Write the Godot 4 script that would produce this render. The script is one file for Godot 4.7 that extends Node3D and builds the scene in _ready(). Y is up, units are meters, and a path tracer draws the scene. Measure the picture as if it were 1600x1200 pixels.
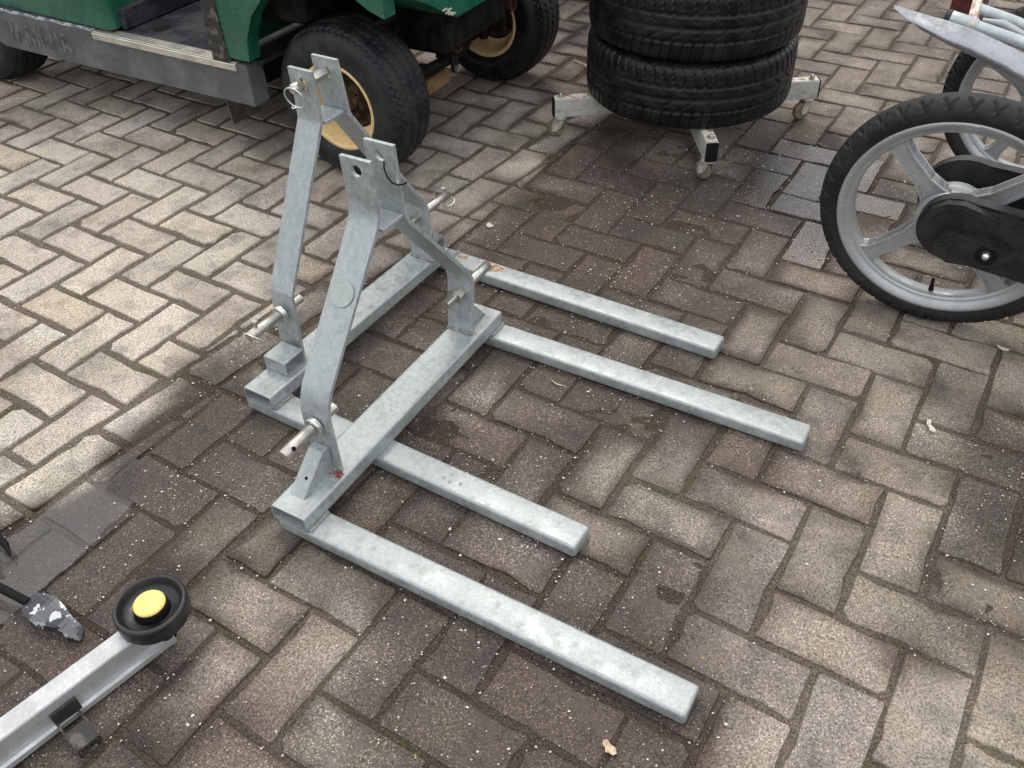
extends Node3D
# Coordinates in the helpers: x right, y away from the camera, z up (metres); P() turns them into Godot's axes.

var st: SurfaceTool
var M := {}
var used := {}
var zone_pts: Array[Vector3] = []
var zone_noise: FastNoiseLite
var soil_noise: FastNoiseLite
var tint_noise: FastNoiseLite
var water_a: PackedVector2Array
var water_b: PackedVector2Array

const CAM_H := 1.22
const RIGHT := Vector3(0.8493, 0.5271, -0.0311)
const DOWN := Vector3(0.33, -0.5759, -0.748)
const FWD := Vector3(-0.4121, 0.6249, -0.663)
const FOCAL := 1364.26
const UNIT := 0.105


func P(x: float, y: float, z: float) -> Vector3:
	return Vector3(x, z, -y)


func _ready() -> void:
	# ---- camera, sky, light, exposure
	var cam := Camera3D.new()
	cam.name = "camera"
	cam.fov = rad_to_deg(2.0 * atan(600.0 / FOCAL))
	cam.near = 0.02
	cam.far = 400.0
	cam.transform = Transform3D(Basis(P(RIGHT.x, RIGHT.y, RIGHT.z), -P(DOWN.x, DOWN.y, DOWN.z), -P(FWD.x, FWD.y, FWD.z)).orthonormalized(), P(0, 0, CAM_H))
	add_child(cam)
	cam.current = true
	var env := Environment.new()
	env.background_mode = Environment.BG_SKY
	var skm := ProceduralSkyMaterial.new()
	skm.sky_top_color = Color(0.95, 0.955, 0.965)
	skm.sky_horizon_color = Color(0.46, 0.47, 0.48)
	skm.sky_curve = 0.2
	skm.ground_bottom_color = Color(0.16, 0.15, 0.14)
	skm.ground_horizon_color = Color(0.42, 0.42, 0.42)
	var sky := Sky.new()
	sky.sky_material = skm
	env.sky = sky
	env.tonemap_mode = Environment.TONE_MAPPER_LINEAR
	env.tonemap_exposure = 1.75
	env.sdfgi_enabled = true
	env.ssao_enabled = true
	env.ssil_enabled = true
	var we := WorldEnvironment.new()
	we.name = "world_environment"
	we.environment = env
	add_child(we)
	var sun := DirectionalLight3D.new()
	sun.name = "sun"
	sun.light_energy = 0.3
	sun.light_angular_distance = 25.0
	sun.light_color = Color(1.0, 0.97, 0.93)
	sun.shadow_enabled = true
	sun.look_at_from_position(P(-2.0, 3.0, 6.0), P(0, 0, 0), Vector3.UP)
	add_child(sun)

	make_materials()
	setup_zones()
	pavement()
	water()
	golf_cart()
	trailer()
	carrier(true)
	carrier(false)
	dolly()
	car_tyre("lower", 0.122)
	car_tyre("upper", 0.312)
	moped()
	rear_moped()
	rail()
	lever()
	litter()


# ------------------------------------------------------------------ objects and names
func numbered(called: String) -> String:
	if not used.has(called):
		used[called] = 0
		return called
	used[called] += 1
	return "%s_%03d" % [called, used[called]]


func thing(called: String, label: String, category: String, at := Vector3.ZERO, turn := 0.0, group := "") -> Node3D:
	var o := Node3D.new()
	o.name = numbered(called)
	o.position = at
	o.rotation.y = turn
	o.set_meta("label", label)
	o.set_meta("category", category)
	if group != "":
		o.set_meta("group", group)
	add_child(o, true)
	return o


func tag(o: Node, label: String, category: String, group := "") -> void:
	o.set_meta("label", label)
	o.set_meta("category", category)
	if group != "":
		o.set_meta("group", group)


func begin() -> void:
	st = SurfaceTool.new()
	st.begin(Mesh.PRIMITIVE_TRIANGLES)
	flat()


func flat() -> void:
	st.set_smooth_group(-1)


func smooth(g := 1) -> void:
	st.set_smooth_group(g)


func done(called: String, mat: Material, parent: Node = null, at := Vector3.ZERO) -> MeshInstance3D:
	st.generate_normals()
	var mi := MeshInstance3D.new()
	mi.mesh = st.commit()
	mi.material_override = mat
	mi.position = at
	if parent == null:
		mi.name = numbered(called)
		add_child(mi, true)
	else:
		mi.name = child_name(called, parent)
		parent.add_child(mi, true)
	return mi


func child_name(called: String, parent: Node) -> String:
	var n := 0
	var s := called
	while parent.has_node(NodePath(s)):
		n += 1
		s = "%s_%03d" % [called, n]
	return s


# ------------------------------------------------------------------ shapes (counter-clockwise seen from outside)
func tri(a: Vector3, b: Vector3, c: Vector3) -> void:
	st.add_vertex(a)
	st.add_vertex(c)
	st.add_vertex(b)


func quad(a: Vector3, b: Vector3, c: Vector3, d: Vector3) -> void:
	tri(a, b, c)
	tri(a, c, d)


func grid(nu: int, nv: int, f: Callable, closed_u := false, flip := false) -> void:
	var rows: Array[PackedVector3Array] = []
	for j in nv + 1:
		var r := PackedVector3Array()
		for i in nu + 1:
			r.append(f.call(float(i % nu if closed_u else i) / nu, float(j) / nv))
		rows.append(r)
	for j in nv:
		var r0 := rows[j]
		var r1 := rows[j + 1]
		for i in nu:
			if flip:
				quad(r0[i], r1[i], r1[i + 1], r0[i + 1])
			else:
				quad(r0[i], r0[i + 1], r1[i + 1], r1[i])


# polygon in (a, b), pushed from t0 to t1; m maps (a, b, t) to a point
func extrude(poly: PackedVector2Array, t0: float, t1: float, m: Callable, caps := true, round_sides := false) -> void:
	var p := poly
	var area := 0.0
	for i in p.size():
		var q := p[(i + 1) % p.size()]
		area += p[i].x * q.y - p[i].y * q.x
	if area < 0.0:
		p = p.duplicate()
		p.reverse()
	var c := p[0]
	var o: Vector3 = m.call(c.x, c.y, t0)
	var ea: Vector3 = m.call(c.x + 0.001, c.y, t0) - o
	var eb: Vector3 = m.call(c.x, c.y + 0.001, t0) - o
	var et: Vector3 = m.call(c.x, c.y, t0 + 0.001) - o
	var lo := t0
	var hi := t1
	if ea.cross(eb).dot(et) * (t1 - t0) < 0.0:
		lo = t1
		hi = t0
	smooth(1) if round_sides else flat()
	var n := p.size()
	for i in n:
		var a := p[i]
		var b := p[(i + 1) % n]
		quad(m.call(a.x, a.y, lo), m.call(b.x, b.y, lo), m.call(b.x, b.y, hi), m.call(a.x, a.y, hi))
	flat()
	if caps:
		var ix := Geometry2D.triangulate_polygon(p)
		for k in range(0, ix.size(), 3):
			var a := p[ix[k]]
			var b := p[ix[k + 1]]
			var d := p[ix[k + 2]]
			if (b - a).cross(d - a) < 0.0:
				var s := b
				b = d
				d = s
			tri(m.call(a.x, a.y, hi), m.call(b.x, b.y, hi), m.call(d.x, d.y, hi))
			tri(m.call(a.x, a.y, lo), m.call(d.x, d.y, lo), m.call(b.x, b.y, lo))


func rrect(cx: float, cy: float, w: float, h: float, r: float, k := 3) -> PackedVector2Array:
	var o := PackedVector2Array()
	for q in 4:
		var sx := [1.0, -1.0, -1.0, 1.0][q] as float
		var sy := [1.0, 1.0, -1.0, -1.0][q] as float
		for i in k + 1:
			var a := (q + float(i) / k) * PI / 2.0
			o.append(Vector2(cx + sx * (w / 2 - r) + r * cos(a), cy + sy * (h / 2 - r) + r * sin(a)))
	return o


# hollow tube: outer outline, wall thickness, length t0..t1 along m's third axis
func hollow(w: float, h: float, r: float, wall: float, cx: float, cy: float, t0: float, t1: float, m: Callable) -> void:
	var a := rrect(cx, cy, w, h, r)
	var b := rrect(cx, cy, w - 2 * wall, h - 2 * wall, maxf(r - wall, 0.001))
	extrude(a, t0, t1, m, false)
	var o: Vector3 = m.call(cx, cy, t0)
	var ea: Vector3 = m.call(cx + 0.001, cy, t0) - o
	var eb: Vector3 = m.call(cx, cy + 0.001, t0) - o
	var et: Vector3 = m.call(cx, cy, t0 + 0.001) - o
	var lo := t0
	var hi := t1
	if ea.cross(eb).dot(et) * (t1 - t0) < 0.0:
		lo = t1
		hi = t0
	for i in a.size():
		var j := (i + 1) % a.size()
		quad(m.call(b[i].x, b[i].y, hi), m.call(b[j].x, b[j].y, hi), m.call(b[j].x, b[j].y, lo), m.call(b[i].x, b[i].y, lo))
		quad(m.call(a[i].x, a[i].y, hi), m.call(a[j].x, a[j].y, hi), m.call(b[j].x, b[j].y, hi), m.call(b[i].x, b[i].y, hi))
		quad(m.call(a[j].x, a[j].y, lo), m.call(a[i].x, a[i].y, lo), m.call(b[i].x, b[i].y, lo), m.call(b[j].x, b[j].y, lo))


func box(c: Vector3, s: Vector3, b := 0.002) -> void:
	# chamfered box in helper coordinates (x, y, z)
	var h := s / 2.0
	b = minf(b, minf(h.x, minf(h.y, h.z)) * 0.49)
	extrude(PackedVector2Array([Vector2(-h.x + b, -h.y), Vector2(h.x - b, -h.y), Vector2(h.x, -h.y + b), Vector2(h.x, h.y - b), Vector2(h.x - b, h.y), Vector2(-h.x + b, h.y), Vector2(-h.x, h.y - b), Vector2(-h.x, -h.y + b)]), -h.z + b, h.z - b, func(x, y, z): return P(c.x + x, c.y + y, c.z + z), false)
	for e in [-1.0, 1.0]:
		var i := [Vector2(-h.x + b, -h.y + b), Vector2(h.x - b, -h.y + b), Vector2(h.x - b, h.y - b), Vector2(-h.x + b, h.y - b)]
		var o := [Vector2(-h.x + b, -h.y), Vector2(h.x - b, -h.y), Vector2(h.x, -h.y + b), Vector2(h.x, h.y - b), Vector2(h.x - b, h.y), Vector2(-h.x + b, h.y), Vector2(-h.x, h.y - b), Vector2(-h.x, -h.y + b)]
		var zi: float = e * h.z
		var zo: float = e * (h.z - b)
		var pi_ := []
		for v in i:
			pi_.append(P(c.x + v.x, c.y + v.y, c.z + zi))
		var po := []
		for v in o:
			po.append(P(c.x + v.x, c.y + v.y, c.z + zo))
		var faces := [[pi_[0], pi_[1], pi_[2], pi_[3]], [po[0], po[1], pi_[1], pi_[0]], [po[2], po[3], pi_[2], pi_[1]], [po[4], po[5], pi_[3], pi_[2]], [po[6], po[7], pi_[0], pi_[3]]]
		for f in faces:
			if e > 0:
				quad(f[0], f[1], f[2], f[3])
			else:
				quad(f[3], f[2], f[1], f[0])
		var tris := [[po[1], po[2], pi_[1]], [po[3], po[4], pi_[2]], [po[5], po[6], pi_[3]], [po[7], po[0], pi_[0]]]
		for f in tris:
			if e > 0:
				tri(f[0], f[1], f[2])
			else:
				tri(f[2], f[1], f[0])


# tube along a path of helper points, radius r (or one per point)
func tube(path: Array, r: Variant, seg := 12, closed := false, caps := true) -> void:
	var n := path.size()
	var rings: Array[PackedVector3Array] = []
	var up := Vector3.ZERO
	for i in n:
		var a: Vector3 = path[(i - 1 + n) % n] if closed or i > 0 else path[i]
		var b: Vector3 = path[(i + 1) % n] if closed or i < n - 1 else path[i]
		var d := (b - a).normalized()
		if up == Vector3.ZERO:
			up = Vector3(0, 0, 1) if absf(d.z) < 0.9 else Vector3(1, 0, 0)
		up = (up - d * up.dot(d)).normalized()
		var side := d.cross(up)
		var ring := PackedVector3Array()
		var rr: float = r[i] if r is Array else r
		for k in seg:
			var t := TAU * k / seg
			var v: Vector3 = path[i] + rr * (cos(t) * side + sin(t) * up)
			ring.append(P(v.x, v.y, v.z))
		rings.append(ring)
	smooth(1)
	for i in (n if closed else n - 1):
		var r0 := rings[i]
		var r1 := rings[(i + 1) % n]
		for k in seg:
			var k2 := (k + 1) % seg
			quad(r0[k], r1[k], r1[k2], r0[k2])
	flat()
	if caps and not closed:
		for e in 2:
			var ring := rings[0] if e == 0 else rings[n - 1]
			for k in range(1, seg - 1):
				if e == 0:
					tri(ring[0], ring[k], ring[k + 1])
				else:
					tri(ring[0], ring[k + 1], ring[k])


func cyl(a: Vector3, b: Vector3, r: float, seg := 16, bev := 0.0) -> void:
	if bev > 0.0:
		var d := (b - a).normalized() * bev
		tube([a, a + d, b - d, b], [r - bev, r, r, r - bev], seg)
	else:
		tube([a, b], r, seg)


func hexbar(a: Vector3, b: Vector3, r: float) -> void:
	var d := (b - a).normalized()
	var u := (Vector3(0, 0, 1) if absf(d.z) < 0.9 else Vector3(1, 0, 0))
	var v := d.cross(u).normalized()
	u = v.cross(d)
	var p := PackedVector2Array()
	for k in 6:
		p.append(Vector2(cos(TAU * k / 6 + 0.3), sin(TAU * k / 6 + 0.3)) * r)
	extrude(p, 0.0, (b - a).length(), func(x, y, t): return (func(w): return P(w.x, w.y, w.z)).call(a + u * x + v * y + d * t))


func circle_path(c: Vector3, u: Vector3, v: Vector3, r: float, n := 24, from := 0.0, to := TAU) -> Array:
	var o := []
	for i in n:
		var t := from + (to - from) * i / (n if is_equal_approx(to - from, TAU) else n - 1)
		o.append(c + (u * cos(t) + v * sin(t)) * r)
	return o


# surface of revolution: profile of (radius, along), axis from c along unit ax
func lathe(prof: PackedVector2Array, c: Vector3, ax: Vector3, seg := 48, sharp := false) -> void:
	var u := (Vector3(0, 0, 1) if absf(ax.z) < 0.9 else Vector3(1, 0, 0))
	var v := ax.cross(u).normalized()
	u = v.cross(ax)
	for j in prof.size() - 1:
		smooth(2 + j if sharp else 1)
		for i in seg:
			var t0 := TAU * i / seg
			var t1 := TAU * (i + 1) / seg
			var q := []
			for e in [[j, t0], [j, t1], [j + 1, t1], [j + 1, t0]]:
				var k: Vector2 = prof[e[0]]
				var w: Vector3 = c + ax * k.y + (u * cos(e[1]) + v * sin(e[1])) * k.x
				q.append(P(w.x, w.y, w.z))
			quad(q[0], q[1], q[2], q[3])
	flat()


func fillet(pts: PackedVector2Array, r: float, k := 8) -> PackedVector2Array:
	var o := PackedVector2Array([pts[0]])
	for i in range(1, pts.size() - 1):
		var a := (pts[i - 1] - pts[i]).normalized()
		var b := (pts[i + 1] - pts[i]).normalized()
		var half := absf(a.angle_to(b)) / 2.0
		var d := minf(r / tan(half), minf((pts[i - 1] - pts[i]).length(), (pts[i + 1] - pts[i]).length()) * 0.48)
		var p0 := pts[i] + a * d
		var p1 := pts[i] + b * d
		for s in k + 1:
			var t := float(s) / k
			o.append(p0.lerp(pts[i], t).lerp(pts[i].lerp(p1, t), t))
	o.append(pts[pts.size() - 1])
	return o


# ------------------------------------------------------------------ materials
func seamless(seed_: int, freq: float, size: int, kind := FastNoiseLite.TYPE_SIMPLEX_SMOOTH, oct := 1, ret := -1) -> PackedByteArray:
	var n := FastNoiseLite.new()
	n.seed = seed_
	n.noise_type = kind
	n.frequency = freq
	n.fractal_type = FastNoiseLite.FRACTAL_FBM if oct > 1 else FastNoiseLite.FRACTAL_NONE
	n.fractal_octaves = oct
	if ret >= 0:
		n.cellular_return_type = ret as FastNoiseLite.CellularReturnType
	var im := n.get_seamless_image(size, size, false, false, 0.12)
	im.convert(Image.FORMAT_L8)
	return im.get_data()


func tex(bytes: PackedByteArray, size: int, format := Image.FORMAT_RGB8) -> ImageTexture:
	return ImageTexture.create_from_image(Image.create_from_data(size, size, false, format, bytes))


func mat(c: Color, rough: float, metal := 0.0) -> StandardMaterial3D:
	var m := StandardMaterial3D.new()
	m.albedo_color = c.linear_to_srgb()
	m.roughness = rough
	m.metallic = metal
	return m


func worn(c: Color, c2: Color, rough: float, metal: float, scale: float, seed_: int, lo := 0.35, hi := 0.65, bump := 0.0) -> StandardMaterial3D:
	# two tones mixed by noise, triplanar
	var s := 256
	var a := seamless(seed_, 0.016, s, FastNoiseLite.TYPE_SIMPLEX_SMOOTH, 5)
	var f := seamless(seed_ + 7, 0.12, s, FastNoiseLite.TYPE_SIMPLEX_SMOOTH, 2)
	var out := PackedByteArray()
	out.resize(s * s * 3)
	var r := PackedByteArray()
	r.resize(s * s)
	for i in s * s:
		var t := smoothstep(lo, hi, a[i] / 255.0 * 0.8 + f[i] / 255.0 * 0.2)
		var k := c.lerp(c2, t).linear_to_srgb()
		var j := 0.94 + 0.12 * f[i] / 255.0
		out[i * 3] = int(clampf(k.r * j, 0, 1) * 255)
		out[i * 3 + 1] = int(clampf(k.g * j, 0, 1) * 255)
		out[i * 3 + 2] = int(clampf(k.b * j, 0, 1) * 255)
		r[i] = int(clampf(rough + 0.18 * (t - 0.5) + 0.1 * (f[i] / 255.0 - 0.5), 0.05, 1) * 255)
	var m := StandardMaterial3D.new()
	m.albedo_texture = tex(out, s)
	m.roughness_texture = tex(r, s, Image.FORMAT_L8)
	m.roughness_texture_channel = BaseMaterial3D.TEXTURE_CHANNEL_RED
	m.roughness = 1.0
	m.metallic = metal
	m.uv1_triplanar = true
	m.uv1_scale = Vector3.ONE * scale
	if bump > 0.0:
		m.heightmap_enabled = true
		m.heightmap_scale = bump
		m.heightmap_texture = tex(f, s, Image.FORMAT_L8)
	return m


func galvanised() -> StandardMaterial3D:
	var s := 512
	var cell := seamless(11, 0.075, s, FastNoiseLite.TYPE_CELLULAR, 1, FastNoiseLite.RETURN_CELL_VALUE)
	var a := seamless(12, 0.010, s, FastNoiseLite.TYPE_SIMPLEX_SMOOTH, 5)
	var f := seamless(13, 0.09, s, FastNoiseLite.TYPE_SIMPLEX_SMOOTH, 3)
	var w := seamless(14, 0.02, s, FastNoiseLite.TYPE_SIMPLEX_SMOOTH, 5)
	var h := seamless(16, 0.24, s, FastNoiseLite.TYPE_SIMPLEX_SMOOTH, 2)
	var out := PackedByteArray()
	out.resize(s * s * 3)
	var r := PackedByteArray()
	r.resize(s * s)
	for i in s * s:
		var c := cell[i] / 255.0
		var n := a[i] / 255.0
		var g := f[i] / 255.0
		var k := 0.665 + 0.07 * (c - 0.5) + 0.09 * (n - 0.5) + 0.08 * (g - 0.5) + 0.16 * (h[i] / 255.0 - 0.5)
		var dirt := 0.24 * smoothstep(0.55, 0.95, w[i] / 255.0 * 0.85 + g * 0.15)
		var spot := smoothstep(0.74, 0.84, h[i] / 255.0) * 0.30 * smoothstep(0.35, 0.6, n)
		k = clampf(k * (1.0 - 0.42 * dirt - spot), 0.05, 1.0)
		out[i * 3] = int(clampf(k * (0.950 + 0.05 * dirt), 0, 1) * 255)
		out[i * 3 + 1] = int(clampf(k * (0.993 + 0.002 * dirt), 0, 1) * 255)
		out[i * 3 + 2] = int(clampf(k * (1.0 - 0.07 * dirt), 0, 1) * 255)
		r[i] = int(clampf(0.46 + 0.16 * (c - 0.5) + 0.3 * (n - 0.5) + 0.25 * dirt, 0.05, 1) * 255)
	var m := StandardMaterial3D.new()
	m.albedo_texture = tex(out, s)
	m.roughness_texture = tex(r, s, Image.FORMAT_L8)
	m.roughness_texture_channel = BaseMaterial3D.TEXTURE_CHANNEL_RED
	m.roughness = 1.0
	m.metallic = 0.35
	m.uv1_triplanar = true
	m.uv1_scale = Vector3.ONE * 2.6
	m.heightmap_enabled = true
	m.heightmap_scale = 0.012
	m.heightmap_texture = tex(f, s, Image.FORMAT_L8)
	return m


func stone_set() -> void:
	# fine surface of the pavers at three stages of dirt: matrix, pale stone chips, pits
	var s := 1024
	var cv := seamless(21, 0.19, s, FastNoiseLite.TYPE_CELLULAR, 1, FastNoiseLite.RETURN_CELL_VALUE)
	var cd := seamless(21, 0.19, s, FastNoiseLite.TYPE_CELLULAR, 1, FastNoiseLite.RETURN_DISTANCE)
	var bv := seamless(22, 0.11, s, FastNoiseLite.TYPE_CELLULAR, 1, FastNoiseLite.RETURN_CELL_VALUE)
	var bd := seamless(22, 0.11, s, FastNoiseLite.TYPE_CELLULAR, 1, FastNoiseLite.RETURN_DISTANCE)
	var sn := seamless(25, 0.075, s, FastNoiseLite.TYPE_SIMPLEX_SMOOTH, 3)
	var fn := seamless(23, 0.22, s, FastNoiseLite.TYPE_SIMPLEX_SMOOTH, 2)
	var mn := seamless(24, 0.018, s, FastNoiseLite.TYPE_SIMPLEX_SMOOTH, 4)
	var levels := [0.58, 0.45, 0.29]
	var outs := []
	for k in 3:
		var b := PackedByteArray()
		b.resize(s * s * 3)
		outs.append(b)
	var hb := PackedByteArray()
	hb.resize(s * s)
	var o0: PackedByteArray = outs[0]
	var o1: PackedByteArray = outs[1]
	var o2: PackedByteArray = outs[2]
	for i in s * s:
		var f := fn[i] / 255.0 - 0.5
		var m := mn[i] / 255.0 - 0.5
		var grain := 0.0
		var v := cv[i] / 255.0
		var d := cd[i] / 255.0
		if v > 0.76:
			grain = clampf((0.40 - d) * 9.0, 0.0, 1.0) * (0.45 + 0.55 * (v - 0.76) / 0.24)
		var v2 := bv[i] / 255.0
		var d2 := bd[i] / 255.0
		if v2 > 0.82:
			grain = maxf(grain, clampf((0.36 - d2 + f * 0.12) * 10.0, 0.0, 1.0) * (0.55 + 0.45 * (v2 - 0.82) / 0.18))
		var pit := 0.0
		if v < 0.12:
			pit = clampf((0.42 - d) * 8.0, 0.0, 1.0)
		var n := 1.0 + 0.70 * f + 0.24 * m + 1.0 * (sn[i] / 255.0 - 0.5)
		var pk := 1.0 - 0.36 * pit
		var a0 := clampf(lerpf(levels[0] * n * pk, 1.0, grain * 0.9), 0.0, 1.0)
		var a1 := clampf(lerpf(levels[1] * n * pk, 1.0, grain * 0.9), 0.0, 1.0)
		var a2 := clampf(lerpf(levels[2] * n * pk, 1.0, grain * 0.95), 0.0, 1.0)
		a0 = pow(a0, 0.4545)
		a1 = pow(a1, 0.4545)
		a2 = pow(a2, 0.4545)
		var warm := 1.0 - 0.035 * v - 0.02 * m
		var j := i * 3
		o0[j] = int(a0 * 255)
		o0[j + 1] = int(a0 * (0.985 + 0.015 * warm) * 255)
		o0[j + 2] = int(a0 * warm * 255)
		o1[j] = int(a1 * 255)
		o1[j + 1] = int(a1 * 0.995 * 255)
		o1[j + 2] = int(a1 * warm * 255)
		o2[j] = int(a2 * 255)
		o2[j + 1] = int(a2 * 0.995 * 255)
		o2[j + 2] = int(a2 * warm * 255)
		hb[i] = int(clampf(0.5 + 0.45 * f + 0.5 * (sn[i] / 255.0 - 0.5) + 0.2 * grain - 0.45 * pit, 0.0, 1.0) * 255)
	outs = [o0, o1, o2]
	# broad blotches over it, in world size
	var t := 512
	var b1 := seamless(31, 0.012, t, FastNoiseLite.TYPE_SIMPLEX_SMOOTH, 6)
	var b2 := seamless(32, 0.03, t, FastNoiseLite.TYPE_SIMPLEX_SMOOTH, 4)
	var blot := PackedByteArray()
	blot.resize(t * t * 3)
	for i in t * t:
		var q := 1.0 - 0.12 * smoothstep(0.5, 0.8, b1[i] / 255.0) - 0.10 * smoothstep(0.55, 0.8, b2[i] / 255.0)
		blot[i * 3] = int(q * 255)
		blot[i * 3 + 1] = int(clampf(q * 0.99, 0, 1) * 255)
		blot[i * 3 + 2] = int(clampf(q * (0.985 - 0.03 * smoothstep(0.5, 0.2, b2[i] / 255.0)), 0, 1) * 255)
	var bt := tex(blot, t)
	var ht := tex(hb, s, Image.FORMAT_L8)
	for k in 3:
		var m := StandardMaterial3D.new()
		m.albedo_texture = tex(outs[k], s)
		m.vertex_color_use_as_albedo = true
		m.roughness = [0.92, 0.8, 0.58][k]
		m.metallic_specular = [0.35, 0.45, 0.5][k]
		m.heightmap_enabled = true
		m.heightmap_scale = [0.22, 0.22, 0.22][k]
		m.heightmap_texture = ht
		m.detail_enabled = true
		m.detail_blend_mode = BaseMaterial3D.BLEND_MODE_MUL
		m.detail_albedo = bt
		m.detail_uv_layer = BaseMaterial3D.DETAIL_UV_2
		M["stone%d" % k] = m
	var wet: StandardMaterial3D = M.stone2.duplicate()
	wet.roughness = 0.16
	wet.metallic_specular = 0.75
	wet.heightmap_scale = 0.10
	M.stone3 = wet
	var soil := StandardMaterial3D.new()
	soil.albedo_texture = M.stone1.albedo_texture
	soil.vertex_color_use_as_albedo = true
	soil.roughness = 0.95
	soil.metallic_specular = 0.2
	soil.heightmap_enabled = true
	soil.heightmap_scale = 0.35
	soil.heightmap_texture = ht
	M.soil = soil


func make_materials() -> void:
	stone_set()
	M.galv = galvanised()
	M.galv_dark = worn(Color(0.42, 0.44, 0.44), Color(0.30, 0.31, 0.30), 0.5, 0.6, 3.0, 60)
	M.weld = worn(Color(0.42, 0.43, 0.43), Color(0.22, 0.22, 0.21), 0.55, 0.4, 14.0, 63, 0.35, 0.65, 0.2)
	M.pin = worn(Color(0.62, 0.62, 0.58), Color(0.42, 0.40, 0.36), 0.34, 0.85, 9.0, 40)
	M.wire = mat(Color(0.72, 0.72, 0.70), 0.25, 0.9)
	M.rust = worn(Color(0.26, 0.12, 0.055), Color(0.46, 0.38, 0.31), 0.85, 0.0, 12.0, 41)
	M.mark = M.galv.duplicate()
	M.mark.albedo_color = Color(1.0, 1.0, 0.985)
	M.mark.uv1_offset = Vector3(0.3, 0.2, 0.6)
	M.black = mat(Color(0.012, 0.012, 0.013), 0.5)
	M.red_paint = mat(Color(0.30, 0.012, 0.015), 0.5)
	M.green = worn(Color(0.008, 0.085, 0.047), Color(0.012, 0.105, 0.06), 0.33, 0.0, 1.6, 43)
	M.green.clearcoat_enabled = true
	M.green.clearcoat = 0.3
	M.sill = worn(Color(0.078, 0.084, 0.090), Color(0.122, 0.128, 0.132), 0.6, 0.0, 1.4, 44, 0.3, 0.75)
	M.sill_text = worn(Color(0.045, 0.050, 0.054), Color(0.13, 0.14, 0.145), 0.6, 0.0, 5.0, 45, 0.35, 0.65)
	M.alu = worn(Color(0.66, 0.64, 0.57), Color(0.52, 0.50, 0.44), 0.3, 0.7, 2.5, 46)
	M.pale_worn = worn(Color(0.52, 0.55, 0.56), Color(0.13, 0.14, 0.15), 0.6, 0.0, 8.0, 47, 0.45, 0.55)
	M.mat_black = worn(Color(0.026, 0.026, 0.032), Color(0.05, 0.05, 0.056), 0.55, 0.0, 2.0, 48)
	M.seal = worn(Color(0.020, 0.020, 0.019), Color(0.11, 0.10, 0.09), 0.7, 0.0, 6.0, 49, 0.5, 0.75)
	M.flap = worn(Color(0.10, 0.09, 0.075), Color(0.15, 0.135, 0.11), 0.8, 0.0, 3.0, 75)
	M.rubber = worn(Color(0.012, 0.013, 0.016), Color(0.030, 0.031, 0.033), 0.55, 0.0, 3.0, 50, 0.4, 0.7, 0.04)
	M.rubber_dusty = worn(Color(0.014, 0.015, 0.017), Color(0.030, 0.030, 0.030), 0.62, 0.0, 1.4, 51, 0.3, 0.8)
	M.rubber_wet = worn(Color(0.006, 0.0064, 0.0075), Color(0.016, 0.016, 0.018), 0.33, 0.0, 3.0, 52)
	M.cream = worn(Color(0.74, 0.55, 0.27), Color(0.60, 0.43, 0.20), 0.5, 0.0, 5.0, 53)
	M.rim_inner = worn(Color(0.07, 0.05, 0.03), Color(0.02, 0.015, 0.011), 0.7, 0.0, 6.0, 54)
	M.chassis = worn(Color(0.008, 0.008, 0.008), Color(0.022, 0.019, 0.016), 0.75, 0.0, 4.0, 55)
	M.rusty = worn(Color(0.030, 0.020, 0.015), Color(0.075, 0.036, 0.020), 0.8, 0.0, 8.0, 56)
	M.tan = worn(Color(0.28, 0.17, 0.07), Color(0.18, 0.105, 0.045), 0.7, 0.0, 6.0, 57)
	M.dolly = worn(Color(0.50, 0.505, 0.47), Color(0.30, 0.29, 0.25), 0.5, 0.0, 5.0, 58, 0.5, 0.75)
	M.dolly_top = worn(Color(0.60, 0.58, 0.52), Color(0.30, 0.15, 0.07), 0.6, 0.0, 8.0, 59, 0.5, 0.68)
	M.castor_wheel = worn(Color(0.24, 0.20, 0.155), Color(0.15, 0.125, 0.10), 0.7, 0.0, 10.0, 76)
	M.castor = worn(Color(0.50, 0.48, 0.43), Color(0.34, 0.32, 0.28), 0.6, 0.1, 10.0, 61)
	M.alloy = worn(Color(0.44, 0.455, 0.465), Color(0.38, 0.395, 0.405), 0.34, 0.45, 4.0, 62)
	M.plastic = worn(Color(0.012, 0.0125, 0.014), Color(0.020, 0.020, 0.022), 0.46, 0.0, 4.0, 64)
	M.fairing = worn(Color(0.30, 0.315, 0.345), Color(0.37, 0.385, 0.41), 0.36, 0.5, 2.4, 65)
	M.tube_paint = worn(Color(0.50, 0.56, 0.585), Color(0.40, 0.45, 0.47), 0.38, 0.25, 3.0, 66)
	M.clamp = worn(Color(0.60, 0.55, 0.49), Color(0.34, 0.15, 0.13), 0.6, 0.0, 12.0, 67, 0.52, 0.66)
	M.red_steel = worn(Color(0.11, 0.018, 0.014), Color(0.055, 0.014, 0.012), 0.5, 0.0, 6.0, 68)
	M.red_lid = worn(Color(0.42, 0.30, 0.20), Color(0.30, 0.17, 0.11), 0.7, 0.0, 6.0, 74)
	M.rail = worn(Color(0.56, 0.575, 0.59), Color(0.44, 0.455, 0.465), 0.42, 0.5, 5.0, 69)
	M.yellow = worn(Color(0.88, 0.66, 0.22), Color(0.85, 0.62, 0.19), 0.5, 0.0, 12.0, 70)
	M.flake = worn(Color(0.030, 0.034, 0.044), Color(0.60, 0.62, 0.63), 0.5, 0.0, 5.0, 71, 0.63, 0.64)
	M.leaf = worn(Color(0.56, 0.47, 0.34), Color(0.40, 0.31, 0.20), 0.8, 0.0, 20.0, 72)
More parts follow.
